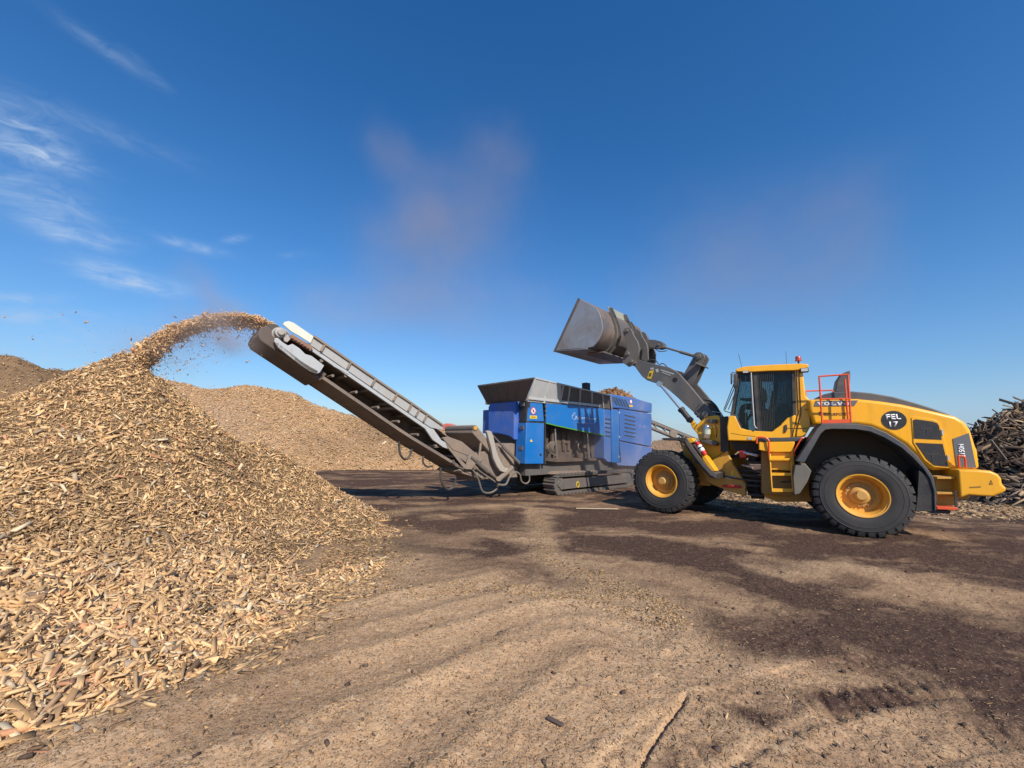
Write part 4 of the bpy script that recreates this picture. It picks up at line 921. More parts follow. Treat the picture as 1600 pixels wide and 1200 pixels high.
# front fender
b_ = B(); ff = [(1033, 685), (1037, 684.3), (1069, 683.5), (1073, 685.5), (1077, 691.5), (1090, 710), (1104, 728), (1112, 736), (1120, 740), (1120, 749), (1110, 746), (1098, 734), (1084, 716), (1072, 699), (1066, 690), (1062, 688), (1037, 688)]
b_.pz(LF, ff, .04, .72); b_.build('fender', BLACK, loader, bev=.01)
b_ = B(); b_.pz(LF, [(1070, 688), (1077, 691.5), (1090, 710), (1104, 728), (1112, 735), (1120, 742), (1118, 747), (1110, 742), (1098, 729), (1084, 711), (1073, 695)], .01, .035); b_.build('fender_bracket', STEELD, loader)
b_ = B(); b_.pz(LF, [(1070, 685), (1081, 684.5), (1085, 690), (1078, 693)], .10, .40); b_.pz(LF, [(1095, 708), (1103, 714), (1118, 736), (1111, 736), (1098, 718)], .10, .40); b_.each('fender_step', YEL, loader, bev=.01)
# canister of the fire suppression kit
b_ = B(); c0 = LF.P(1104, 685, .66); c1_ = LF.P(1104.5, 665, .66); b_.lathe([(0, 0), (.085, .0), (.095, .02), (.095, (c1_ - c0).length - .03), (.08, (c1_ - c0).length), (.03, (c1_ - c0).length + .03), (0, (c1_ - c0).length + .03)], c0, (c1_ - c0), 20); can = b_.build('pressure_canister', paint('brushed_steel', (.55, .53, .48), .25, metal=.8, dust=.2), loader)
b_ = B(); b_.lathe([(.098, .12), (.098, .26), (.0965, .26), (.0965, .12)], c0, (c1_ - c0), 20); b_.build('canister_label', flat('label_pale', (.45, .50, .40)), can)
b_ = B(); b_.pz(LF, [(1096, 686), (1112, 688), (1120, 692), (1118, 697), (1106, 694), (1096, 690)], .60, .85); b_.pz(LF, [(1103, 655), (1119, 655.5), (1119, 662), (1104, 660)], .72, .84); b_.each('valve_block', STEELD, loader, bev=.012)
b_ = B(); b_.tube(smooth_path([LF.P(*p) for p in [(1090, 652, .7), (1088, 640, .75), (1093, 632, .8)]], 5), .02, 7); b_.tube(smooth_path([LF.P(*p) for p in [(1124, 655, 1.2), (1122, 640, 1.2), (1112, 628, 1.2), (1100, 624, 1.25)]], 6), .028, 8); b_.tube(smooth_path([LF.P(*p) for p in [(1120, 650, 1.6), (1117, 636, 1.6), (1106, 630, 1.6)]], 6), .024, 8); b_.tube(smooth_path([LF.P(*p) for p in [(1117, 664, .83), (1120, 672, .83), (1119, 684, .83)]], 5), .008, 6); b_.each('boom_hose', HOSE, loader)
b_ = B(); b_.tube([LF.P(*p) for p in [(1127.5, 680, .9), (1127, 645, .9), (1113, 643, .9)]], .014, 6); b_.tube([LF.P(*p) for p in [(1127, 653, 1.6), (1127, 645, .9)]], .012, 6); b_.build('tower_rail', STEEL, loader)

# ---------- lifting boom
BM = [(987, 564), (988.5, 562), (998, 562), (1011, 565.5), (1028, 570), (1045, 573.8), (1055, 579.5), (1061.9, 585), (1077, 602), (1093.8, 622.5), (1106, 638), (1112.5, 648), (1108, 656), (1099, 657), (1093.8, 654.4), (1082.5, 643), (1068, 630), (1056, 618.8), (1045, 609.4), (1038, 604), (1028, 600), (1011, 594.4), (1003, 588), (997, 580), (992.5, 573.5), (986.5, 570)]
bmuz = [LF.pv(x, y, .95) for x, y in BM]
b_ = B(); b_.uz(LF, bmuz, .95, 1.07); boom = b_.build('boom_arm', BOOM, loader, bev=.01)
b_ = B(); b_.uz(LF, bmuz, 1.93, 2.05); b_.build('boom_arm', BOOM, loader, bev=.01)
b_ = B()
for (x, y, r) in ((1055, 600, .15), (1082, 630, .12)): b_.tube([LF.P(x, y, 1.07), LF.P(x, y, 1.07) + LF.v * .86], r, 14)
u0, z0 = LF.pv(1104, 648, .95); b_.tube([LF.W(u0, .80, z0), LF.W(u0, 2.2, z0)], .085, 16); u0, z0 = LF.pv(992, 567, .95); b_.tube([LF.W(u0, .86, z0), LF.W(u0, 2.14, z0)], .06, 14); b_.build('cross_tube', BOOM, loader)
b_ = B(); u0, z0 = LF.pv(1054.5, 593.5, .945); b_.uz(LF, circ(u0, z0, .075, 20), .944, .949); b_.build('boom_opening', flat('dark_opening', (.01, .01, .01)), boom)
b_ = B(); b_.pz(LF, [(1015, 579.5), (1021.5, 578.5), (1017, 592), (1011, 591)], .940, .948); st_ = b_.build('warning_sticker', YVIN, boom)
b_ = B(); b_.pz(LF, [(1014.8, 583), (1018.5, 582.5), (1016.5, 588.5), (1013.2, 588)], .936, .939); b_.build('pictogram', flat('dark_print', (.10, .06, .01)), st_)
b_ = B(); b_.pz(LF, [(1016.5, 574.5), (1021.5, 574.5), (1021, 577.5), (1016, 577.5)], .94, .948); b_.pz(LF, [(1024, 577), (1028, 576), (1029, 581), (1025, 582)], .94, .948); b_.pz(LF, [(1032.5, 577.2), (1053, 583.5), (1052, 585.4), (1032, 579)], .94, .948); b_.pz(LF, [(1034, 581), (1048, 586), (1047.5, 587.3), (1034, 582.5)], .94, .948); b_.each('faded_sticker', flat('faded_white', (.42, .42, .40)), boom)
# lift rams
for v in (.84, 2.16):
    b_ = B(); A = LF.P(1031, 600, .84) + LF.v * (v - .84); E_ = LF.P(1078, 656, .84) + LF.v * (v - .84); m_ = A.lerp(E_, .70)
    b_.tube([m_, E_], .085, 14); b_.lathe([(0, 0), (.10, 0), (.10, .08), (0, .08)], m_, E_ - m_, 14); b_.lathe([(0, -.06), (.09, -.06), (.09, .06), (0, .06)], E_, LF.v, 14); ram = b_.build('lift_ram', BLACK, loader)
    b_ = B(); b_.tube([A, m_], .042, 12); b_.lathe([(0, -.07), (.085, -.07), (.085, .07), (0, .07)], A, LF.v, 14); b_.build('rod', CHROME, ram)
# rocker, tilt ram and coupler links, in the middle between the arms
RC = [(1066, 588), (1082, 560), (1083, 554), (1088, 550.5), (1094, 550), (1099, 553), (1101.5, 558), (1099, 564), (1094, 574), (1087, 590), (1080, 603), (1072, 597)]
b_ = B(); rc = [LF.pv(x, y, 1.3) for x, y in RC]; b_.uz(LF, rc, 1.3, 1.36); b_.uz(LF, rc, 1.64, 1.70); b_.uz(LF, [LF.pv(x, y, 1.3) for x, y in [(1072, 585), (1084, 566), (1092, 569), (1080, 592)]], 1.36, 1.64)
u0, z0 = LF.pv(1091, 557.5, 1.3); b_.tube([LF.W(u0, 1.22, z0), LF.W(u0, 1.78, z0)], .10, 18); b_.tube([LF.W(u0, 1.19, z0), LF.W(u0, 1.81, z0)], .045, 12); b_.uz(LF, [LF.pv(x, y, 1.3) for x, y in [(1090, 567), (1099, 571), (1098, 573), (1089, 569.5)]], 1.1, 1.8); b_.build('rocker_arm', BOOM, loader, bev=.01)
b_ = B(); A = LF.P(1091, 557.5, 1.3) + LF.v * .2; E_ = LF.P(1031, 540, 1.3) + LF.v * .2; m_ = A.lerp(E_, .52); b_.tube([A.lerp(E_, .12), m_], .05, 12); b_.lathe([(0, 0), (.065, 0), (.065, .05), (0, .05)], A.lerp(E_, .12), E_ - A, 12)
b_.tube([m_, E_], .033, 12); b_.lathe([(0, -.09), (.085, -.09), (.085, .09), (0, .09)], E_, LF.v, 14); b_.build('tilt_ram', BOOM, loader)
b_ = B(); lk = [LF.pv(x, y, 1.38) for x, y in [(995, 531), (1004, 529.5), (1024, 531), (1033, 533.5), (1037, 537), (1036, 543), (1030, 545), (1018, 543), (1004, 544.5), (996, 541)]]
b_.uz(LF, lk, 1.38, 1.44); b_.uz(LF, lk, 1.56, 1.62); 
for (x, y) in ((1009, 536.5), (1029, 539)): u0, z0 = LF.pv(x, y, 1.38); b_.tube([LF.W(u0, 1.33, z0), LF.W(u0, 1.67, z0)], .04, 12)
b_.build('tilt_link', BOOM, loader, bev=.008)
b_ = B()
for v in (1.2, 1.75): b_.pz(LF, [(1004, 543), (1012, 543), (1013, 562), (1010, 565), (1002, 562)], v, v + .06, 0, 1.2)
b_.each('hanging_link', BOOM, loader, bev=.008)
b_ = B(); b_.tube(smooth_path([LF.P(*p) for p in [(1011, 566, 1.1), (1016, 563, 1.1), (1024, 563, 1.1), (1029, 569, 1.1)]], 5), .016, 6); b_.tube(smooth_path([LF.P(*p) for p in [(1030, 570, 1.1), (1036, 568, 1.1), (1043, 574, 1.1)]], 5), .016, 6); b_.tube(smooth_path([LF.P(*p) for p in [(1022, 543, 1.4), (1030, 549, 1.4), (1042, 548, 1.4)]], 5), .014, 6); b_.each('link_hose', HOSE, loader)
# coupler between boom and bucket
b_ = B(); cpl = [(972, 518), (976, 513), (982, 511), (986, 514), (990, 524), (996, 533), (999, 544), (996, 556), (988, 570), (982, 573), (972, 566), (974, 556), (979, 545), (977, 530)]
cz_ = [LF.pv(x, y, .85) for x, y in cpl]
b_.uz(LF, cz_, .85, .93); b_.uz(LF, cz_, 2.07, 2.15); b_.uz(LF, [(u + .12, z) for u, z in cz_], 1.25, 1.31); b_.uz(LF, [(u + .12, z) for u, z in cz_], 1.69, 1.75)
for (x, y, r) in ((980, 517, .055), (981, 553, .07), (987, 565, .06)): u0, z0 = LF.pv(x, y, .85); b_.tube([LF.W(u0, .78, z0), LF.W(u0, 2.22, z0)], r, 14)
b_.build('bucket_coupler', BOOM, loader, bev=.01)

# ---------- bucket: outline traced on its near cheek, 3 m wide
BK = [(903.4, 465.5), (909, 469), (920, 474.5), (931.6, 481), (936, 488), (940, 500), (941.9, 512), (940, 521), (936.5, 529.5), (931, 537), (926.9, 541.5), (918, 543.5), (895, 545), (872.5, 547), (865, 548.6)]
bv0, bv1 = -.05, 3.05
bk = [LF.pv(x, y, bv0) for x, y in BK]
def inset(pts, k):     # push the shell outline inward
    cu = sum(p[0] for p in pts) / len(pts); cz = sum(p[1] for p in pts) / len(pts); return [(u + (cu - u) * k, z + (cz - z) * k) for u, z in pts]
ins = inset(bk, .045); b_ = B()
shell = bk + ins[::-1]
b_.uz(LF, shell, bv0 + .03, bv1 - .03); bucket = b_.build('bucket', BUCKM, loader, bev=.0)
for v in (bv0, bv1 - .03):
    b_ = B(); b_.uz(LF, bk, v, v + .03); ck = b_.build('bucket_cheek', BUCKS, bucket, bev=.006)
    b_ = B(); e = [bk[0], (bk[0][0] + .09, bk[0][1] - .06), (bk[-1][0] + .13, bk[-1][1] + .035), bk[-1]]; b_.uz(LF, e, v - .012 if v < 1 else v + .03, v if v < 1 else v + .042); b_.build('wear_strip', BUCKM, ck)
b_ = B(); u0, z0 = bk[-1]; u1, z1 = bk[-4]; b_.uz(LF, [(u0 - .04, z0 - .005), (u1, z1 - .045), (u1, z1 - .006), (u0 + .02, z0 - .001)], bv0 - .01, bv1 + .01); b_.build('cutting_edge', BUCKS, bucket, bev=.004)
b_ = B()   # ribs, hooks and wear pads on the back
for v in (.72, .98, 2.0, 2.26): 
    pts = [bk[i] for i in range(3, 12)]; cu = sum(p[0] for p in bk) / len(bk); cz0 = sum(p[1] for p in bk) / len(bk)
    out = [(u + (u - cu) * .16, z + (z - cz0) * .10) for u, z in pts]; b_.uz(LF, pts + out[::-1], v, v + .04)
b_.build('back_rib', BOOM, bucket)
b_ = B(); b_.box(LF, bk[10][0] - .6, bk[10][0] + .05, .5, 2.5, bk[10][1] - .11, bk[10][1] - .06); b_.build('skid_plate', BUCKM, bucket)
u0, z0 = bk[3]
b_ = B(); b_.uz(LF, [(u0 - .08, z0 - .01), (u0 - .05, z0 - .02), (u0 - .13, z0 + .34), (u0 - .16, z0 + .34)], .95, 2.05); sg = b_.build('spill_guard', paint('greenish_steel', (.27, .28, .22), .6, dust=.4), bucket)
b_ = B(); b_.uz(LF, [(u0 - .08, z0 + .0), (u0 + .16, z0 - .08), (u0 + .02, z0 + .27), (u0 - .1, z0 + .3)], .97, 1.0); b_.uz(LF, [(u0 - .08, z0 + .0), (u0 + .16, z0 - .08), (u0 + .02, z0 + .27), (u0 - .1, z0 + .3)], 2.0, 2.03); b_.build('guard_gusset', BOOM, sg)

# ---------- fire extinguisher clipped to the front fender
A, E_ = LF.P(1102, 711, .12), LF.P(1087.5, 689, .12); dd = (E_ - A); L_ = dd.length
ext = thing('fire_extinguisher', A, 'red and white fire extinguisher strapped beside the front mudguard of the yellow loader', 'fire extinguisher')
b_ = B(); b_.lathe([(0, 0), (.055, .0), (.066, .03), (.066, L_ - .10), (.045, L_ - .04), (.02, L_ - .02), (0, L_ - .02)], A, dd, 20); body = b_.build('cylinder', RED, ext)
b_ = B(); b_.lathe([(.068, .12), (.068, L_ - .14), (.0665, L_ - .14), (.0665, .12)], A, dd, 20); b_.build('cover_band', WHITE, body); b_ = B(); b_.lathe([(.0695, .20), (.0695, .235), (.0685, .235), (.0685, .20)], A, dd, 20); b_.build('strap', BVIN, body)
b_ = B(); e0 = A + dd.normalized() * (L_ - .03); b_.tube([e0, e0 + dd.normalized() * .06], .02, 8); b_.tube([e0 + dd.normalized() * .05, e0 + dd.normalized() * .09 + LF.u * .09], .012, 6); b_.tube([e0 + dd.normalized() * .05, e0 + dd.normalized() * .05 + LF.u * .10], .010, 6); b_.build('valve_handle', STEEL, ext)

# ---------- the operator
def skinned(name, joints, edges, mat, parent, root=None, sub=2):
    me = bpy.data.meshes.new(name); off = topof(parent).location if parent else Vector((0, 0, 0)); me.from_pydata([Vector(j[0]) - off for j in joints], edges, []); o = bpy.data.objects.new(name, me); COL.objects.link(o); o.parent = parent
    sk = o.modifiers.new('skin', 'SKIN'); sk.use_smooth_shade = True
    for i, j in enumerate(joints): me.skin_vertices[0].data[i].radius = (j[1], j[2] if len(j) > 2 else j[1])
    me.skin_vertices[0].data[0].use_root = True
    su = o.modifiers.new('sub', 'SUBSURF'); su.levels = sub; su.render_levels = sub; me.materials.append(mat); return o


SKIN = flat('skin', (.42, .25, .17), .5); TROU = flat('navy_trousers', (.03, .035, .06), .8)
HIVIS = flat('hi_vis_vest', (.62, .78, .05), .7); HAIR = flat('dark_hair', (.03, .02, .015), .7)
Q = lambda u, v, z: LR.W(us + u, 1.5 + v, zs + z)
man = thing('person', Q(0, 0, .45), 'person in a yellow hi-vis vest sitting at the wheel inside the loader cab', 'person')
J = [(Q(0, 0, .56), .13, .15), (Q(.02, 0, .75), .12, .15), (Q(.04, 0, .93), .12, .17), (Q(.03, 0, 1.04), .06, .07), (Q(.02, 0, 1.10), .05), (Q(0, 0, 1.17), .078, .075), (Q(-.005, 0, 1.25), .09, .078), (Q(0, 0, 1.32), .06)]
Eg = [(0, 1), (1, 2), (2, 3), (3, 4), (4, 5), (5, 6), (6, 7)]
for sg_ in (-1, 1):
    b0 = len(J); J += [(Q(.04, .17 * sg_, .98), .058), (Q(-.08, .23 * sg_, .76), .045), (Q(-.33, .16 * sg_, .75), .035), (Q(-.40, .15 * sg_, .77), .03)]; Eg += [(2, b0), (b0, b0 + 1), (b0 + 1, b0 + 2), (b0 + 2, b0 + 3)]
    for k in range(4): J.append((Q(-.455 - .012 * (k == 1), (.125 + .018 * k) * sg_, .785), .009)); J.append((Q(-.47, (.125 + .018 * k) * sg_, .755), .008)); n0 = len(J); Eg += [(b0 + 3, n0 - 2), (n0 - 2, n0 - 1)]
    J.append((Q(-.42, .11 * sg_, .80), .010)); Eg.append((b0 + 3, len(J) - 1))
    b0 = len(J); J += [(Q(-.02, .10 * sg_, .54), .085), (Q(-.42, .15 * sg_, .56), .06), (Q(-.50, .15 * sg_, .20), .045), (Q(-.60, .15 * sg_, .13), .035)]; Eg += [(0, b0), (b0, b0 + 1), (b0 + 1, b0 + 2), (b0 + 2, b0 + 3)]
body = skinned('body', J, Eg, SKIN, man)
vest = skinned('hi_vis_vest', [(Q(0, 0, .62), .155, .17), (Q(.02, 0, .78), .15, .175), (Q(.04, 0, .94), .15, .19), (Q(.04, 0, 1.03), .10, .12), (Q(.04, .15, .985), .075), (Q(.04, -.15, .985), .075)], [(0, 1), (1, 2), (2, 3), (2, 4), (2, 5)], HIVIS, man)
b_ = B(); b_.lathe([(.0, .0), (.085, .0), (.098, .04), (.092, .09), (.06, .13), (0, .14)], Q(.01, 0, 1.25), (0, 0, 1), 16); b_.build('hair', HAIR, man)
b_ = B(); b_.tube([Q(-.085, 0, 1.24), Q(-.115, 0, 1.21), Q(-.09, 0, 1.20)], .014, 6); b_.tube([Q(-.01, -.08, 1.22), Q(-.01, -.095, 1.25)], .016, 6); b_.build('face_features', SKIN, man)
skinned('trousers', [(Q(0, 0, .55), .14, .16), (Q(-.02, .10, .55), .10), (Q(-.42, .15, .57), .078), (Q(-.50, .15, .22), .062), (Q(-.02, -.10, .55), .10), (Q(-.42, -.15, .57), .078), (Q(-.50, -.15, .22), .062)], [(0, 1), (1, 2), (2, 3), (0, 4), (4, 5), (5, 6)], TROU, man)


# ------------------------------------------------------------------ tracked shredder
SF = Fr(0.497, 13.794, -42)     # v = 0 is the near side, u = 0 the end with the conveyor
shr = thing('mobile_shredder', SF.W(3.8, 1.2, 0), 'blue tracked wood shredder with a grey hopper and a long raised conveyor throwing chips', 'shredder')
SW = 2.35
Ps = lambda px, v, vt=0: [SF.pv(x, y, vt) for x, y in px]

b_ = B(); b_.box(SF, .25, 8.3, .25, SW - .25, .72, 1.18); b_.build('chassis', STEELD, shr, bev=.02)
b_ = B(); b_.box(SF, 1.0, 5.6, .55, SW - .3, 1.18, 3.2); core = b_.build('shredding_chamber', BAY, shr)
b_ = B()   # end column: blue corner cabinet
b_.pz(SF, [(825, 626), (848, 627), (850.5, 659), (823, 658.5)], 0, .5); b_.build('corner_cabinet', BLUE, shr, bev=.03, seg=2)
b_ = B(); b_.pz(SF, [(822.5, 660), (850.5, 661), (849.5, 725), (820.5, 725)], -.01, .5); b_.build('corner_door', BLUE, shr, bev=.025, seg=2)
b_ = B(); b_.pz(SF, [(825, 659), (851, 660), (851, 661), (823, 660)], -.012, .3); b_.pz(SF, [(851, 626), (853, 626), (853, 725), (851, 725)], .02, .4); b_.build('door_seam', BLACK, shr)


def disc(px, py, r, v, mat, name, par, fr=SF, n=24):
    u, z = fr.pv(px, py, v); m = MB(); m.uz(fr, circ(u, z, r, n), v, v + .006); return m.build(name, mat, par)


sgn = disc(833.5, 642, .125, -.012, RVIN, 'prohibition_sign', shr); disc(833.5, 642, .098, -.016, WHITE, 'sign_face', sgn)
b_ = B(); u0, z0 = SF.pv(833.5, 642, -.02); b_.uz(SF, [(u0 - .08, z0 + .07), (u0 - .065, z0 + .085), (u0 + .08, z0 - .07), (u0 + .065, z0 - .085)], -.024, -.018); b_.build('sign_bar', RVIN, sgn)
b_ = B(); b_.uz(SF, [(u0 - .03, z0 - .05), (u0 - .04, z0 + .01), (u0 - .01, z0 + .055), (u0 + .02, z0 + .05), (u0 + .04, z0 + .0), (u0 + .02, z0 - .05)], -.022, -.017); b_.build('sign_hand', BVIN, sgn)
b_ = B(); b_.pz(SF, [(828, 649.3), (839, 649.5), (839, 654.3), (828, 654)], -.012, .0); ys_ = b_.build('yellow_label', YVIN, shr); b_ = B(); b_.pz(SF, [(830, 651), (837, 651.2), (837, 652.4), (830, 652.2)], -.016, -.0125); b_.build('label_print', flat('dark_print2', (.15, .08, .01)), ys_)
b_ = B(); b_.pz(SF, [(828, 690), (832.5, 690.3), (830.3, 686)], -.018, -.011); b_.build('warning_triangle', YVIN, shr)
disc(845, 710.5, .05, -.02, BVIN, 'door_lock', shr)
# big blue side flap with the maker's lettering and a green edge
b_ = B(); b_.pz(SF, [(853.5, 627), (890, 631.5), (944, 638.5), (944, 679), (932, 677.6), (900, 671), (870, 664.5), (853.5, 660.5)], -.02, .06); flp = b_.build('side_flap', BLUE, shr, bev=.012)
b_ = B(); b_.pz(SF, [(853.5, 660.3), (870, 664.3), (900, 670.8), (932, 677.4), (944, 679), (944, 680), (932, 678.8), (900, 672.4), (870, 665.9), (853.5, 661.8)], -.024, .05); b_.build('green_edge', GREEN, flp)
lettering('maker_name', SF, 'Eggersmann', 900, 655.8, 931, 650.0, -.028, PALEB, flp); lettering('maker_subtitle', SF, 'RECYCLING TECHNOLOGY', 902, 661.5, 930.5, 659.6, -.028, PALEB, flp)
b_ = B(); b_.tube([SF.P(x, y, -.03) for x, y in [(899, 649), (896.5, 647), (894, 650), (894, 654), (897, 656), (899.5, 654), (899.5, 651.5), (897.5, 650)]], .012, 6); b_.tube([SF.P(x, y, -.03) for x, y in [(896, 646), (898, 645), (899, 647)]], .012, 6); b_.build('maker_emblem', PALEB, flp)
b_ = B()
for y in (634, 641, 648): b_.tube([SF.P(852.5, y, -.04), SF.P(852.5, y + 3, -.04)], .03, 8)
b_.each('flap_hinge', STEELD, shr)
# open bay with hydraulics under the flap
b_ = B(); b_.pz(SF, [(851, 716), (936, 716), (936, 719.5), (870, 722), (851, 720)], .03, .6); b_.build('bay_floor', BAY, shr)
for x0, x1 in ((863, 873.5), (913, 918)):
    for t0 in (0,): 
        b_ = B(); A, E_ = SF.P(x0 + 4, 670, .25), SF.P(x0 + 7, 716, .25); b_.tube([A, A.lerp(E_, .5)], .035, 10); cyl_ = b_.build('flap_ram', CHROME, shr)
        b_ = B(); b_.tube([A.lerp(E_, .45), E_], .06, 10); b_.build('ram_barrel', STEELD, cyl_)
    b_ = B(); b_.pz(SF, [(x0 - 3, 670), (x0 + 9, 671), (x0 + 7, 675), (x0 + 5, 700), (x0 - 1, 700), (x0, 676)], .30, .38); b_.build('ram_bracket', BAY, shr)
b_ = B()
for k in range(5):
    A = SF.P(861 + k * 2, 690, .18 + .03 * k); E_ = SF.P(868 + k, 712, .2 + .04 * k); b_.tube(smooth_path([A, SF.P(855 + k * 2, 697 + k, .12), SF.P(858 + k * 2, 706, .14), E_]), .016, 6)
for k in range(3): b_.tube(smooth_path([SF.P(905 + k * 2, 690, .18 + .03 * k), SF.P(903, 697 + k, .12), SF.P(908 + k * 2, 706, .14), SF.P(918, 709, .2)]), .014, 6)
b_.each('bay_hose', HOSEG, shr)
b_ = B(); b_.pz(SF, [(878, 675), (882, 675), (884, 704), (880, 704)], .48, .56); b_.pz(SF, [(887, 678), (891, 678), (891, 704), (887, 704)], .48, .56); b_.pz(SF, [(879, 688), (890, 689), (890, 693), (879, 692)], .46, .56); b_.pz(SF, [(896, 683), (902, 684), (903, 703), (897, 703)], .44, .56); b_.each('bay_frame', BAY, shr)
# engine end
b_ = B(); b_.pz(SF, [(944, 638.5), (966, 640), (966, 722), (950, 722), (944, 716)], .03, SW); b_.build('engine_side', BLUED, shr, bev=.02)
b_ = B()
for k in range(5): b_.pz(SF, [(945.5, 653.5 + k * 6.6), (955, 655 + k * 6.6), (955, 657 + k * 6.6), (945.5, 655.3 + k * 6.6)], .022, .04)
b_.build('louvre', BVIN, shr)
b_ = B(); b_.pz(SF, [(956, 641), (968, 642), (968, 724), (957, 723)], -.05, .1); b_.build('engine_pillar', BLUE, shr, bev=.04, seg=2)
b_ = B(); b_.pz(SF, [(968.5, 639), (1018.5, 646.5), (1018.5, 698), (969, 688)], -.02, SW); ed = b_.build('engine_door', BLUED, shr, bev=.025, seg=2)
b_ = B()
b_.pz(SF, [(973.5, 645), (995.5, 649.5), (995.8, 687), (973.5, 683.5)], -.03, -.015); b_.build('louvre_frame', BLUED, ed, bev=.005)
b_ = B()
for k in range(6): b_.pz(SF, [(976, 647.8 + k * 6.3), (993, 651.8 + k * 6.1), (993, 653.6 + k * 6.1), (976, 649.8 + k * 6.3)], -.036, -.028)
b_.build('louvre', BVIN, ed)
lettering('type_lettering', SF, 'Z 60', 998, 669.5, 1009.5, 664, -.026, flat('faint_print', (.20, .25, .50)), ed)
b_ = B(); b_.pz(SF, [(969, 689.5), (1018.5, 699.5), (1018.5, 724), (992, 726), (971, 724)], -.015, SW); b_.build('lower_engine_door', BLUED, shr, bev=.02)
b_ = B(); b_.pz(SF, [(962, 722.5), (1018, 724.5), (1018, 729), (966, 727)], -.03, SW); b_.build('engine_sill', BLUED, shr)
b_ = B()
for x, y in ((967.5, 643), (967.5, 681), (967, 712), (1018, 649), (1018, 690)): b_.tube([SF.P(x, y, -.05), SF.P(x, y + 3, -.05)], .03, 6)
b_.each('door_hinge', STEEL, shr)
# cowl with slanting slots
b_ = B(); b_.pz(SF, [(944, 637), (945.5, 629), (949, 621), (954, 615.5), (990, 621.5), (1019, 630), (1018.8, 645), (968.5, 637.8)], 0, SW); cw_ = b_.build('engine_cowl', BLUED, shr, bev=.04, seg=2)
b_ = B()
for k in range(5): x = 957 + k * 4.6; y = 620.3 + k * 1.0; b_.pz(SF, [(x, y), (x + 2, y + .4), (x + 8.5, y + 13.2), (x + 6, y + 12.8)], -.01, .004)
b_.build('cowl_slot', BVIN, cw_)
sg2 = disc(986, 627.5, .10, -.012, RVIN, 'prohibition_sign', cw_); disc(986, 627.5, .078, -.016, WHITE, 'sign_face', sg2)
b_ = B(); b_.pz(SF, [(983.5, 632.5), (988.7, 633.2), (988.7, 636), (983.5, 635.4)], -.012, .0); b_.build('yellow_label', YVIN, cw_)
# end face
E0 = lambda px: [SF.pu(x, y, 0) for x, y in px]
b_ = B(); pe = E0([(768, 636), (772, 631), (809.5, 627.5), (808.5, 688), (803, 683), (795, 680), (784, 678), (775.5, 678), (768.5, 675)])
n_ = len(pe); cv = sum(v for v, z in pe) / n_; b_.loft([SF.W(-.10 - .16 * (1 - ((v - cv) / .95) ** 2 if abs(v - cv) < .95 else 0), v, z) for v, z in pe], [SF.W(.4, v, z) for v, z in pe]); b_.build('end_hood', paint('dusty_end_blue', (.03, .11, .42), .55, dust=.95, dcol=(.17, .17, .23), scale=.9, lowdust=.5, zlow=3.2), shr, bev=.05, seg=2)
b_ = B(); b_.vz(SF, E0([(811, 626), (822, 626), (820, 725), (812, 725)]), .02, .2); b_.build('end_post', BLACK, shr)
b_ = B(); b_.vz(SF, [(.5, 1.0), (2.2, 1.0), (2.2, 3.2), (.5, 3.2)], .12, 1.0); b_.build('end_wall', STEELD, shr)
b_ = B(); b_.vz(SF, [(1.95, 2.2), (2.35, 2.2), (2.35, 3.1), (1.95, 3.1)], -.05, .5); b_.build('far_side_panel', BLUED, shr)
b_ = B()
for (x, y) in ((817, 632), (816, 668), (815, 700)): v, z = SF.pu(x, y, 0); b_.box(SF, -.04, .03, v - .08, v + .08, z - .06, z + .06)
b_.each('post_bracket', STEELD, shr)
# hopper
zb = 3.33; b_ = B()
nb = Ps([(849, 623.5), (945, 637.5)], 0); nt_ = [SF.pv(x, y, -.22) for x, y in [(835, 591), (952, 618)]]
fe = [SF.pu(x, y, -.55) for x, y in [(747, 603), (835, 591)]]; fbm_ = [(2.0, zb), (0.0, zb)]
def sheet(m, q, th=.035, mi=0):      # a plate from four corners with real thickness
    n = (q[1] - q[0]).cross(q[3] - q[0]).normalized() * th; m.loft(q, [p + n for p in q], mi)
q_end = [SF.W(-.02, 2.1, zb), SF.W(-.02, -.0, zb), SF.W(-.55, fe[1][0], fe[1][1]), SF.W(-.55, fe[0][0], fe[0][1])]
b_ = B(); sheet(b_, q_end); hop_end = b_.build('hopper_end_flap', STEELD, shr)
b_ = B()
for t in (.16, .36, .56, .76):
    A = q_end[0].lerp(q_end[1], t); E_ = q_end[3].lerp(q_end[2], t); b_.bar(A - SF.u * .03, E_ - SF.u * .03, .05, .06, up=SF.v)
b_.bar(q_end[3], q_end[2], .06, .05); b_.build('flap_rib', STEELD, hop_end)
us0, us1 = nt_[0][0], nt_[1][0]; um = SF.pv(876, 603, -.22)[0]; ub = SF.pv(876, 627, 0)[0]
b_ = B(); Z = lambda t: nt_[0][1] + (nt_[1][1] - nt_[0][1]) * t; tm = (um - us0) / (us1 - us0)
sheet(b_, [SF.W(.05, 0, zb - .03), SF.W(ub, 0, zb + .0), SF.W(um, -.22, Z(tm)), SF.W(us0, -.22, Z(0))]); hs_ = b_.build('hopper_side', STEEL, shr)
b_ = B(); sheet(b_, [SF.W(ub, 0.02, zb), SF.W(5.2, 0.02, zb + .05), SF.W(us1, -.18, Z(1)), SF.W(um, -.18, Z(tm) - .02)]); b_.build('hopper_side', STEELD, shr)  # darker steel: the bucket's shadow put into this stretch of the side
b_ = B(); sheet(b_, [SF.W(.05, SW, zb), SF.W(5.2, SW, zb), SF.W(us1, SW + .2, Z(1)), SF.W(us0, SW + .2, Z(0))]); b_.build('hopper_side', STEELD, shr)
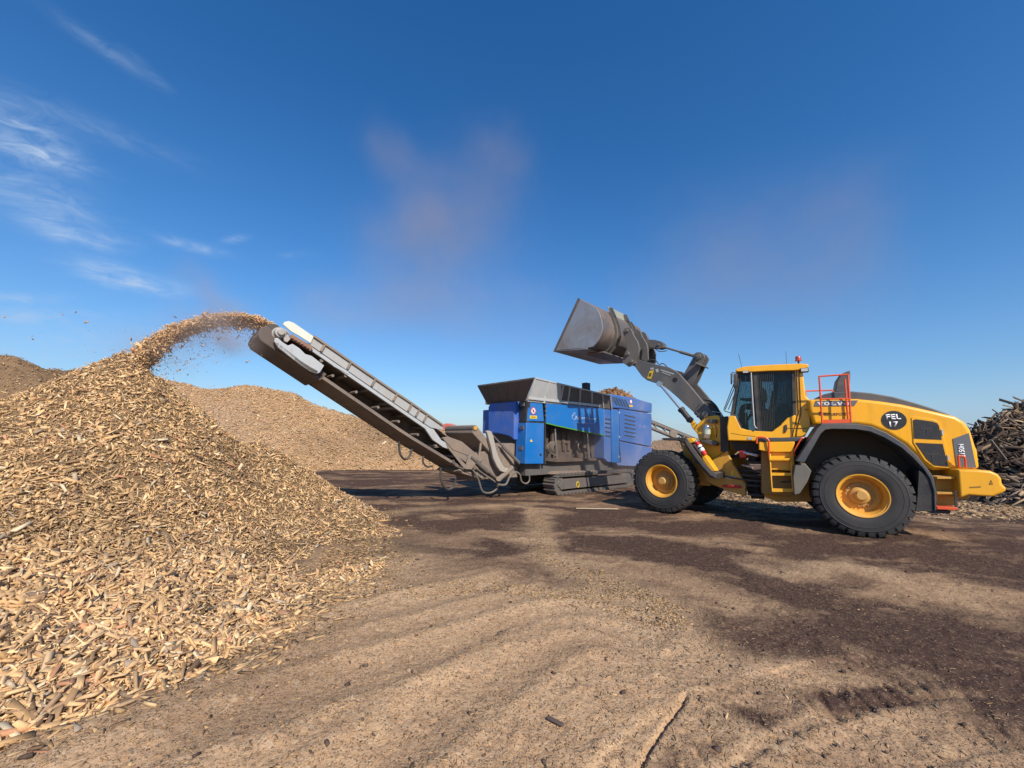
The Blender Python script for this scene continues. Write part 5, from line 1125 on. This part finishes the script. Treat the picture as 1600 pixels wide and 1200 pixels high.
b_ = B(); sheet(b_, [SF.W(5.2, .1, zb), SF.W(5.2, SW, zb), SF.W(5.35, SW + .15, Z(1)), SF.W(5.35, -.1, Z(1))]); b_.build('hopper_back', STEELD, shr)
b_ = B()
for t in (0, .17, .335, .42, .56, .72, .88, 1.0):
    u_b = .05 + 5.1 * t; u_t = us0 + (us1 - us0) * t; b_.bar(SF.W(u_b, -.03, zb + .02), SF.W(u_t, -.25, Z(t)), .06, .05, up=SF.u)
b_.bar(SF.W(us0, -.24, Z(0)), SF.W(us1, -.22, Z(1)), .07, .05); b_.bar(SF.W(.05, -.05, zb + .08), SF.W(4.2, -.05, zb + .10), .10, .09); b_.build('hopper_ribs', STEEL, hs_, bev=.004)
b_ = B(); u0, z0 = SF.pv(919.5, 606, .3); b_.box(SF, u0 - .14, u0 + .14, .3, .55, z0 - .3, z0 + .22); b_.build('hopper_sensor_box', BLACK, shr, bev=.02)
b_ = B(); b_.tube([SF.P(849.5, 630, -.03), SF.P(851, 617, -.06)], .06, 8); b_.tube([SF.P(824.5, 624, 0), SF.P(824.5, 617, 0)], .02, 6); b_.tube([SF.W(-.05, 1.85, 3.15), SF.W(-.05, 1.85, 3.4)], .02, 6); b_.each('hopper_prop', STEEL, shr)
# wood waiting in the hopper: a heap of rough pieces
hx, hz = SF.pv(968, 612, .6); hc = SF.W(hx + .1, 1.0, 3.98); n = 900
a = rng.uniform(0, 2 * math.pi, n); r = np.sqrt(rng.random(n)); px_ = np.stack([hc.x + SF.u.x * np.cos(a) * r * 1.15 + SF.v.x * np.sin(a) * r * .8, hc.y + SF.u.y * np.cos(a) * r * 1.1 + SF.v.y * np.sin(a) * r * .8, hc.z + (1 - r ** 1.6) * .48 + rng.uniform(-.06, .06, n)], -1)
V = chip_arrays(px_, np.tile([[0, 0, 1.]], (n, 1)), rng.uniform(.08, .4, n), rng.uniform(.04, .13, n), rng.uniform(.02, .05, n), rng.uniform(.2, 1.0, n))
hm = MB(); hm.lathe([(0, .42), (.4, .30), (.8, .06), (.88, -.2), (0, -.2)], hc, (0, 0, 1), 24); hp2 = hm.build('wood_heap', flat('brown_wood_fill', (.25, .155, .10), .9), None)
hp2.location = (0, 0, 0); tag(hp2, 'heap of brown wood pieces piled up on top of the blue shredder', 'wood heap'); tag(chip_mesh('wood_pieces', V, chip_cols(n, .42) * np.array([1.1, .9, .8]), CHIPM, hp2), kind='stuff')

# tracks
def track(v0, v1):
    r = .37; ua, ub_ = 1.72, 6.35; L_ = (ub_ - ua); per = 2 * L_ + 2 * math.pi * r; n = 54; m = MB(); lp = []
    def pt(s, rr):
        s = s % per
        if s < L_: return (ua + s, r - rr + .0), 0
        s -= L_
        if s < math.pi * r: a = s / r - math.pi / 2; return (ub_ + rr * math.cos(a), r + rr * math.sin(a)), 1
        s -= math.pi * r
        if s < L_: return (ub_ - s, r + rr), 0
        s -= L_; a = s / r + math.pi / 2; return (ua + rr * math.cos(a), r + rr * math.sin(a)), 1
    N = 120; out = [pt(per * i / N, r - .04)[0] for i in range(N)]; inn = [pt(per * i / N, r - .10)[0] for i in range(N)]
    vs = []; fs = []
    for i in range(N):
        for (u, z) in (out[i], inn[i]):
            for v in (v0 + .03, v1 - .03): vs.append(SF.W(u, v, z + .0))
    for i in range(N):
        j = (i + 1) % N; a, b = 4 * i, 4 * j; fs += [[a, a + 1, b + 1, b], [a + 2, b + 2, b + 3, a + 3], [a, b, b + 2, a + 2], [a + 1, a + 3, b + 3, b + 1]]
    m.add(vs, fs)
    for k in range(n):
        s0, s1 = per * (k + .08) / n, per * (k + .80) / n
        A, E_ = pt(s0, r - .045)[0], pt(s1, r - .045)[0]; A2, E2 = pt(s0, r)[0], pt(s1, r)[0]; A3 = pt(s0 + per * .14 / n, r + .028)[0]; A4 = pt(s0 + per * .26 / n, r + .028)[0]; A5 = pt(s0 + per * .32 / n, r)[0]
        m.uz(SF, [A, E_, E2, A5, A4, A3, A2], v0, v1)
    t = m.build('track', STEELD, shr)
    m = MB(); fr_ = [(1.75, .18), (6.2, .18), (6.35, .30), (6.2, .52), (1.9, .55), (1.7, .35)]; m.uz(SF, fr_, v0 + .04, v1 - .04); m.build('track_frame', STEELD, t, bev=.015)
    for u in (1.72, 6.35): m = MB(); m.lathe([(0, 0), (.10, 0), (.12, .04), (.29, .05), (.30, .12), (.29, .3), (0, .3)], SF.W(u, v0 + .05, .37), SF.v, 28); m.build('sprocket', STEELD, t)
    return t
tr = track(-.10, .45); track(SW - .45, SW + .10)
b_ = B(); u0, z0 = SF.pv(903, 757, -.07); b_.tube([SF.W(u0 + .07 * math.cos(a), -.065, z0 + .10 * math.sin(a)) for a in [2 * math.pi * k / 20 for k in range(21)]], .018, 6); b_.build('ring_mark', YVIN, tr)
u0, z0 = SF.pv(903, 757, -.07); b_ = B(); b_.uz(SF, circ(u0, z0, .08, 16, .055), -.068, -.06); b_.build('inspection_hole', BVIN, tr)
b_ = B(); b_.pz(SF, [(862, 741), (869, 736.5), (960, 735), (982, 738), (986, 744), (980, 743), (958, 739), (872, 740.5)], .0, .42); b_.build('track_guard', DUSTY, shr)
b_ = B(); b_.pz(SF, [(980, 729), (1016, 729), (1010, 741), (985, 742)], .2, SW - .2); b_.build('rear_crossbeam', STEELD, shr)

# ---------- discharge conveyor
C0, C1 = .55, 1.85
PC = lambda px, v=C0: [SF.pv(x, y, v) for x, y in px]
conv_pts = PC([(463, 530), (484, 537), (640, 644.5), (668, 663), (678, 671), (690, 688), (699, 692), (703, 697), (702, 702), (693, 699), (676, 687), (664, 669.5), (640, 653), (484, 546.5), (462, 533)])
b_ = B(); b_.uz(SF, conv_pts, C0, C0 + .08); cv_ = b_.build('conveyor_girder', GIRD, shr, bev=.008)
b_ = B(); b_.uz(SF, conv_pts, C1 - .08, C1); b_.build('conveyor_girder', UNDER, shr, bev=.008)
b_ = B(); b_.pz(SF, [(520, 571.5), (545, 585), (545, 581), (533, 573.5), (524, 569.5)], C0 - .015, C0 + .0); b_.build('girder_joint', GIRD, cv_)
sk_ = PC([(489, 526.5), (640, 629.5), (690, 664), (692, 672), (672, 668), (640, 646.5), (484, 539)])
b_ = B(); b_.uz(SF, sk_, C0 - .03, C0 + .0); skirt = b_.build('side_skirt', paint('skirt_panel', (.36, .36, .35), .55, dust=.45, dcol=(.36, .28, .2)), shr, bev=.003)
b_ = B(); b_.uz(SF, sk_, C1, C1 + .03); b_.build('side_skirt', STEELD, shr)
b_ = B(); top = PC([(489, 525.7), (528, 552.5), (566, 579), (604, 605), (640, 629), (662, 644.5), (690, 664)])
for (ua, za), (ub_, zb_) in zip(top[:-1], top[1:]): b_.bar(SF.W(ua, C0 - .04, za), SF.W(ub_, C0 - .04, zb_), .09, .05)
for x, y in ((507, 539), (548, 566.5), (586, 593), (620, 616), (643, 632), (655, 640.5), (667, 649)):
    A, E_ = SF.P(x, y, C0 - .05), SF.P(x - 5.5, y + 10, C0 - .05); b_.bar(A, E_, .05, .05, up=SF.u)
b_.build('skirt_rib', paint('rib_brown', (.22, .17, .13), .7, dust=.5), skirt)
zr = lambda u: np.interp(u, [-7.95, -4.19, -2.2, -1.58, -.4], [4.22, 2.04, 1.02, .74, .60]); zt_ = lambda u: np.interp(u, [-7.7, -4.1, -2.0, -.4], [4.50, 2.72, 1.62, .95])
b_ = B(); pts = [(u, float(zr(u))) for u in np.linspace(-7.75, -.5, 24)]; b_.uz(SF, pts + [(u, z + .025) for u, z in pts[::-1]], C0 + .06, C1 - .04); ret = b_.build('return_belt', UNDER, shr)
b_ = B(); pts = [(u, float(zt_(u))) for u in np.linspace(-7.6, -.5, 24)]; b_.uz(SF, pts + [(u, z + .03) for u, z in pts[::-1]], C0 + .08, C1 - .08); b_.build('carrying_belt', UNDER, shr)
b_ = B()
for pz_, (va, vb) in ((.0, (C1 - .06, C1 + .0)), (.0, (C0 + .02, C0 + .07))): b_.uz(SF, [(u, float(zr(u)) - .02) for u in np.linspace(-7.4, -1.0, 16)] + [(u, float(zr(u)) + .07) for u in np.linspace(-7.4, -1.0, 16)[::-1]], va, vb)
b_.build('lower_rail', UNDER, shr)
b_ = B()
for u in np.linspace(-6.6, -1.6, 9):
    z0, z1 = float(zr(u)), float(zt_(u)); b_.box(SF, u - .03, u + .03, C1 - .07, C1 - .02, z0, z1); b_.tube([SF.W(u, C0 + .05, z1 - .10), SF.W(u, C1 - .05, z1 - .10)], .045, 8)
    b_.tube([SF.W(u + .3, C0 + .05, z0 + .07), SF.W(u + .3, C1 - .05, z0 + .07)], .04, 8)
for u in (-4.9, -2.9): b_.bar(SF.W(u - .35, C1 - .05, float(zr(u)) + .3), SF.W(u + .5, C0 + .06, float(zr(u)) + .35), .06, .06)
b_.each('idler_roller', UNDER, shr)
b_ = B(); us_ = np.linspace(-7.5, -1.2, 20); b_.uz(SF, [(u, float(zr(u))) for u in us_] + [(u, float(zt_(u)) + .02) for u in us_[::-1]], C1 - .10, C1 - .09); b_.build('side_lining', UNDER, shr)
# head of the conveyor
b_ = B(); uh, zh = -7.72, 4.38; b_.tube([SF.W(uh, C0 + .04, zh), SF.W(uh, C1 - .02, zh)], .19, 24); b_.build('head_drum', paint('rubber_drum', (.03, .028, .026), .7, dust=.6), shr)
b_ = B(); pts = [(-8.02, 4.24), (-7.95, 4.12), (-6.6, 3.33), (-6.45, 3.52), (-7.5, 4.2), (-7.85, 4.5), (-7.98, 4.42)]; b_.uz(SF, pts, C0 + .02, C1 + .02); b_.build('head_hood', paint('brown_dusty_rubber', (.10, .075, .06), .8, dust=.7, dcol=(.20, .145, .11)), shr, bev=.02)
b_ = B(); b_.pz(SF, [(429, 528.5), (434, 527.5), (441, 534), (450, 540), (457, 537), (468, 544), (477, 553), (487, 556), (506.7, 571), (500, 582), (495, 584), (484, 580), (470, 571), (434, 543), (428.7, 534)], C0 - .16, C0 - .13); b_.build('roller_guard', GIRD, shr, bev=.01)
b_ = B(); b_.pz(SF, [(428.7, 534), (434, 543), (470, 571), (484, 580), (495, 584), (497, 580), (486, 574), (470, 564), (436, 537)], C0 - .16, C0 + .0); b_.build('guard_flange', STEELD, shr)
b_ = B(); b_.pz(SF, [(442, 506.5), (445, 503), (451, 501.5), (459, 504.3), (490.5, 525.7), (485.6, 536.5), (478, 531.5), (466, 524), (455, 518)], C0 - .06, C0 - .02); b_.build('end_skirt', CREAM, shr, bev=.008)
b_ = B(); u0, z0 = SF.pv(438.5, 520, C0 - .12); b_.lathe([(0, -.22), (.07, -.22), (.08, -.16), (.12, -.15), (.13, -.02), (.16, 0), (.16, .1), (0, .1)], SF.W(u0, C0, z0), SF.v, 20); b_.pz(SF, [(443, 526), (450, 522), (454, 530), (449, 535), (444, 533)], C0 - .14, C0 + .0)
b_.tube([SF.P(433, 514, C0 - .1), SF.P(446, 516, C0 - .12), SF.P(452, 523, C0 - .1)], .03, 8); b_.build('drive_motor', paint('motor_grey', (.35, .33, .30), .5, dust=.4), shr, bev=.01)
b_ = B(); b_.bar(SF.P(453, 525.5, C0 - .05), SF.P(486, 545.5, C0 - .05), .10, .12)
for k in range(6): A = SF.P(456 + k * 5, 527.5 + k * 3.1, C0 - .1); b_.bar(A, A - SF.v * .05, .05, .05)
b_.build('belt_tensioner', paint('rust_primer', (.25, .13, .08), .7, dust=.5), shr)
# tail end, folding arms, rams and the overband magnet
b_ = B(); b_.pz(SF, [(697, 694), (712, 694), (742, 716), (757, 726), (777, 747), (760, 742), (735, 727), (713, 712), (701, 702)], C0 - .02, C0 + .08); b_.pz(SF, [(691, 684), (700, 682), (722, 690), (748, 712), (756, 716), (752, 722), (740, 716), (722, 708), (708, 703)], C0 - .04, C0 - .01); b_.build('tail_frame', DUSTY, shr, bev=.008)
b_ = B(); b_.pz(SF, [(732, 713), (738, 711), (746, 716), (744, 724), (749, 732), (742, 734), (727, 733)], C0 - .10, C0 - .05); b_.pz(SF, [(700, 700), (704, 700), (729, 727), (726, 733)], C0 - .09, C0 - .04); b_.build('fold_plate', DUSTY, shr, bev=.01)
b_ = B(); b_.tube([SF.P(736, 714, .45), SF.P(779, 750, .40)], .05, 10); b_.tube([SF.P(745, 722, .40), SF.P(762, 737, .38)], .07, 10); b_.tube([SF.P(708, 719, .45), SF.P(712, 728, .45), SF.P(724, 733, .45)], .03, 8); b_.build('fold_ram', STEELD, shr)
b_ = B(); b_.tube([SF.P(777, 751, .38), SF.P(785, 744, .38), SF.P(801, 730, .3)], .085, 8); b_.tube([SF.P(779, 748, .2), SF.P(779, 748, .6)], .08, 10); b_.build('lower_arm', DUSTY, shr)
b_ = B(); b_.pz(SF, [(761, 674), (763, 672.5), (768, 674), (771, 681), (775, 700), (779, 713), (786, 727), (790, 731), (794, 731), (795, 735), (789, 738.5), (782, 736), (777, 729), (771, 716), (768, 700), (764, 686)], .30, .42); b_.build('hook_arm', paint('grey_arm', (.36, .32, .27), .6, dust=.5), shr, bev=.015)
b_ = B(); b_.tube([SF.P(770, 680, .5), SF.P(787, 699, .45)], .03, 8); b_.tube([SF.P(785, 697, .45), SF.P(812, 724, .3)], .06, 8); b_.build('support_ram', STEELD, shr)
b_ = B(); b_.box(SF, -1.7, .3, .75, 1.65, .62, 1.3); b_.uz(SF, [(-2.4, .95), (-1.4, .65), (.2, .65), (.2, 1.9), (-.6, 1.75), (-1.6, 1.5)], .6, 1.8); b_.build('tail_hopper', DUSTY, shr, bev=.02)
mg = PC([(702, 672), (706, 668.5), (725, 664.8), (743, 664), (746, 667), (766, 694), (768, 699), (764, 700.5), (757, 696), (742, 696), (731, 689), (720, 682)], .55)
b_ = B(); mgu = [SF.pv(x, y, .5) for x, y in [(736, 671), (741, 664), (745, 666), (768, 696), (764, 700), (758, 696)]]
u0 = mgu[1][0]; z0 = mgu[1][1]; b_.uz(SF, [(u0 - .1, z0 - .26), (u0 - .05, z0), (u0 + .05, z0 + .0), (u0 + .82, z0 - .72), (u0 + .80, z0 - .88), (u0 + .66, z0 - .90)], .45, 2.1); ob = b_.build('overband_magnet', DUSTY, shr, bev=.03)
b_ = B(); b_.uz(SF, circ(u0 + .0, z0 - .10, .065, 16), .42, .45); b_.build('pulley', YEL2, ob); b_ = B(); b_.tube([SF.W(u0, .45, z0 - .12), SF.W(u0, 2.1, z0 - .12)], .10, 14); b_.build('roller', STEELD, ob)
b_ = B(); b_.tube([SF.W(u0 + .3, .5, z0 - .5), SF.W(u0 + .2, .5, 1.2)], .04, 8); b_.tube([SF.W(u0 + .3, 1.9, z0 - .5), SF.W(u0 + .2, 1.9, 1.2)], .04, 8); b_.each('magnet_post', DUSTY, shr)
# hoses
b_ = B()
for pl, v, r in (([(624, 689), (624, 703), (627, 713), (633, 717.5), (639, 714), (643, 705), (644, 698)], .9, .035), ([(688.5, 731), (689, 748), (693, 760), (700, 765), (707, 762), (711, 754), (712, 747)], .8, .035), ([(662, 712), (661, 722), (667, 729), (676, 728)], .9, .03)): b_.tube(smooth_path([SF.P(x, y, v) for x, y in pl]), r, 8)
b_.each('hose', HOSE, shr)
b_ = B()
for pl, v, r in (([(739, 734), (747, 748), (752, 764), (757, 769.5), (766, 770), (775, 765), (779, 757)], .45, .03), ([(778, 757), (790, 757), (797, 744), (806, 738), (812, 741)], .3, .035), ([(813, 742), (815, 752), (822, 755.5), (827, 751), (827, 743)], .1, .025), ([(740, 728), (752, 738), (764, 746), (778, 756)], .35, .025)): b_.tube(smooth_path([SF.P(x, y, v) for x, y in pl]), r, 8)
b_.each('hose', HOSEG, shr)

# ------------------------------------------------------------------ chips in flight
arc_px = [(424, 519), (405, 506), (375, 500), (345, 500), (310, 507), (275, 520), (248, 537), (226, 556), (205, 576)]
arc = [SF.P(x, y, 1.2) for x, y in arc_px]; arc = smooth_path(arc, 8); A = np.array([[p.x, p.y, p.z] for p in arc]); n = 34000
t = rng.random(n) ** .9; s = t * (len(A) - 1.001); i = s.astype(int); f = (s - i)[:, None]; P0 = A[i] * (1 - f) + A[i + 1] * f
th = .045 + .085 * t ** 1.2; off = rng.normal(size=(n, 3)) * th[:, None] * np.array([.8, .8, .55]); drop = np.where(rng.random(n) < .14, rng.exponential(.42, n) * (.25 + t * 1.2), 0)
off[:, 2] = np.minimum(off[:, 2], .15 + .12 * rng.random(n)); P0 = P0 + off + np.array([SF.v.x, SF.v.y, 0]) * rng.uniform(-.45, .45, n)[:, None]; P0[:, 2] -= drop
L = np.clip(np.exp(rng.normal(math.log(.042), .5, n)), .012, .2); L[drop > .2] *= .5; Wd = L * rng.uniform(.15, .5, n)
V = chip_arrays(P0, rng.normal(size=(n, 3)), L, Wd, Wd * .3, np.full(n, .1))
tag(chip_mesh('flying_chips', V, chip_cols(n, 1.2), CHIPM), 'stream of wood chips arching from the conveyor head down onto the pale heap', 'falling chips', kind='stuff')
n = 36; t = rng.random(n); c = np.array(SF.P(235, 560, 1.2)); P0 = c + rng.normal(size=(n, 3)) * np.array([.9, .7, .32]) + np.array([-.2, 0, .1])
L = rng.uniform(.02, .07, n); V = chip_arrays(P0, rng.normal(size=(n, 3)), L, L * .5, L * .15, np.full(n, .1))
tag(chip_mesh('stray_chips', V, chip_cols(n, .8), CHIPM), 'few stray chips flung into the air around the top of the pale heap', 'flying chips', kind='stuff')

# ------------------------------------------------------------------ small things
def board(px0, px1, w, th, mat, label, lift=.02):
    a, b2 = ground_at(*px0), ground_at(*px1); a.z = b2.z = 0; za = float(ground_z(np.array([a.x]), np.array([a.y]))[0]); zb2 = float(ground_z(np.array([b2.x]), np.array([b2.y]))[0])
    m = MB(); o0 = a.copy(); a.z = za + lift; b2.z = zb2 + lift; m.bar(a, b2, w, th); o = m.build('timber_board', mat, None, bev=.003); tag(o, label, 'board', 'boards lying on the ground'); return o
PW1 = flat('pale_board', (.52, .38, .24), .8); PW2 = flat('weathered_board', (.13, .10, .08), .9)
board((900, 795), (966, 796.5), .07, .02, PW1, 'long pale thin board lying flat in front of the loader front wheel')
board((353, 938), (395, 929), .07, .045, PW2, 'dark weathered plank end lying at the foot of the pale heap', .06)
board((856, 1126), (880, 1138), .03, .012, flat('stick', (.10, .065, .05), .9), 'small dark stick lying alone in the bare foreground soil')
board((1458, 810), (1482, 813), .10, .03, PW1, 'pale board behind the loader near the dark timber heap')

# grey conveyor boom of another machine, far behind, and a red machine
FB = Fr(0, 0, 0)
def farp(px, py, Y): q = far_px(px, py, Y); return Vector(q)
gc = thing('stacker_conveyor', farp(1060, 700, 36) * 1.0, 'distant grey stacker conveyor seen between the blue shredder and the loader front wheel', 'conveyor')
gc.location.z = 0; b_ = B()
a, c = farp(1016, 658, 36), farp(1078, 686, 36)
for dz, dy in ((0, 0), (-.55, 0), (0, 1.0), (-.55, 1.0)): b_.bar(a + Vector((-1.2, dy, dz + .5)), c + Vector((2.0, dy, dz - .6)), .13, .13)
for k in range(9): t = k / 8; p = (a + Vector((-1.2, 0, .5))).lerp(c + Vector((2, 0, -.6)), t); b_.bar(p, p - Vector((0, 0, .55)), .08, .08); b_.bar(p + Vector((0, 1, 0)), p + Vector((.9, 1, -.9)), .06, .06)
b_.build('truss', DUSTY, gc); b_ = B(); b_.bar(a + Vector((-1.2, .5, .62)), c + Vector((2, .5, -.48)), .9, .05); b_.build('belt', BLACK, gc)
b_ = B(); p = farp(1068, 684, 36); b_.tube([Vector((p.x, p.y, p.z + .1)), Vector((p.x + .5, p.y, 0))], .1, 8); b_.tube([Vector((p.x, p.y + 1, p.z + .1)), Vector((p.x + .9, p.y + 1, 0))], .1, 8); b_.lathe([(0, -.1), (.35, -.1), (.35, .1), (0, .1)], farp(1052, 677, 36), (0, 1, 0), 18); b_.build('support_leg', DUSTY, gc)
rp = farp(703, 668, 34); rm = thing('red_machine', (rp.x, rp.y, 0), 'distant red machine roof just showing above the tail of the raised conveyor', 'machine')
b_ = B(); R_ = Fr(rp.x, rp.y, 0); b_.uz(R_, [(-.7, .9), (.9, .9), (.9, rp.z - .1), (.6, rp.z + .12), (.25, rp.z + .30), (-.25, rp.z + .32), (-.55, rp.z + .1), (-.7, rp.z - .2)], -.9, .9); b_.build('housing', paint('faded_red', (.50, .10, .07), .5, dust=.3), rm, bev=.08, seg=2)
for v in (-1.1, .8):
    b_ = B(); b_.uz(R_, [(-1.3, .35), (-1.0, .05), (1.1, .05), (1.4, .35), (1.1, .75), (-1.0, .75)], v, v + .35); b_.build('track', STEELD, rm)


# ------------------------------------------------------------------ dust hanging in the air
def dust_cloud(name, x0, x1, y0, y1, z0, z1, blobs, dens, label, col=(.78, .60, .52)):
    m = bpy.data.materials.new(name); m.use_nodes = True; m.node_tree.nodes.clear(); g = NG(m.node_tree); geo = g.n('ShaderNodeNewGeometry'); P = geo.outputs['Position']
    tot = None
    wv = g.vm('ADD', P, g.vm('SCALE', g.vm('SUBTRACT', g.noise(P, .35, 3, .6, 0, True), (.5, .5, .5)), (0, 0, 0)))
    wv.node.inputs[1].links[0].from_node.inputs['Scale'].default_value = 4.0
    for (c, r, a) in blobs:
        d = g.n('ShaderNodeVectorMath', operation='DIVIDE'); g.l(g.vm('SUBTRACT', wv, tuple(c)), d.inputs[0]); d.inputs[1].default_value = r
        q = g.n('ShaderNodeVectorMath', operation='DOT_PRODUCT'); g.l(d.outputs[0], q.inputs[0]); g.l(d.outputs[0], q.inputs[1])
        e = g.m('MULTIPLY', g.m('EXPONENT', g.m('MULTIPLY', q.outputs['Value'], -1.3)), a); tot = e if tot is None else g.m('ADD', tot, e)
    n = g.ramp(g.noise(P, .45, 4, .55, .4), .25, .85, .42, 1.0)
    v = g.n('ShaderNodeVolumePrincipled'); v.inputs['Color'].default_value = (*col, 1); g.l(g.m('MULTIPLY', g.m('MULTIPLY', tot, n), dens), v.inputs['Density']); v.inputs['Anisotropy'].default_value = -.1
    o = g.n('ShaderNodeOutputMaterial'); g.l(v.outputs[0], o.inputs['Volume'])
    b = MB(); b.box(ID, x0, x1, y0, y1, z0, z1); ob = b.build(name, m); tag(ob, label, 'dust', kind='stuff'); return ob


fp = lambda x, y, Y: far_px(x, y, Y)
dust_cloud('dust_cloud', -11, 9, 14.5, 25.5, 4.9, 19, [(fp(640, 450, 20), (2.2, 1.6, 2.4), 1), (fp(660, 350, 20), (1.8, 1.6, 2.6), 1.2), (fp(610, 230, 20), (1.1, 1.5, 1.7), 1.0), (fp(780, 240, 20), (1.7, 1.6, 2.2), .9), (fp(720, 330, 20), (2.4, 1.8, 2.6), .9), (fp(540, 480, 19), (2.8, 1.6, 1.0), .8), (fp(700, 480, 20), (3.5, 2, 1.6), .7), (fp(470, 500, 18.5), (3, 1.6, .8), .6), (fp(690, 400, 20), (4.0, 2, 4.6), .45), (fp(830, 500, 20), (3, 2, 2.0), .35)], .13, 'thin brown dust plume drifting up behind the shredder into the blue sky', col=(.80, .62, .53))
dust_cloud('dust_cloud', -9.4, -5.4, 6.9, 10.4, 2.2, 6.8, [(fp(355, 470, 8.6), (.55, .6, .55), 1.0), (fp(385, 505, 8.6), (.5, .6, .35), 1.8), (fp(320, 520, 8.4), (.7, .6, .30), .8), (fp(270, 560, 8.2), (.9, .7, .45), .6)], .85, 'small puff of brown dust over the head of the conveyor')
dust_cloud('dust_cloud', 7, 30, 24, 36, 2.5, 25, [(fp(1130, 400, 30), (4.5, 3, 4.5), 1), (fp(1330, 340, 30), (6.5, 3, 5), .9), (fp(1240, 450, 30), (7, 3, 4), .8), (fp(1040, 470, 29), (5, 3, 3), .6), (fp(1450, 430, 30), (6, 3, 4), .5)], .052, 'faint wide veil of dust in the sky above the yellow loader', col=(.80, .62, .54))
dust_cloud('dust_cloud', 1.5, 9, 14.0, 21.0, .15, 5.2, [(fp(960, 720, 16), (2.2, 1.5, 1.1), 1), (fp(985, 660, 16.2), (1.6, 1.5, 1.2), .6)], .16, 'low dust hanging around the engine end and tracks of the blue shredder')
dust_cloud('dust_cloud', -14, -4.5, 12.5, 22, .1, 5.5, [(fp(330, 690, 15), (2.6, 2, 1.2), 1), (fp(300, 640, 16), (2.0, 2, 1.2), .7)], .07, 'thin dust drifting behind the big pale chip heap in front of the tan pile', col=(.75, .6, .52))
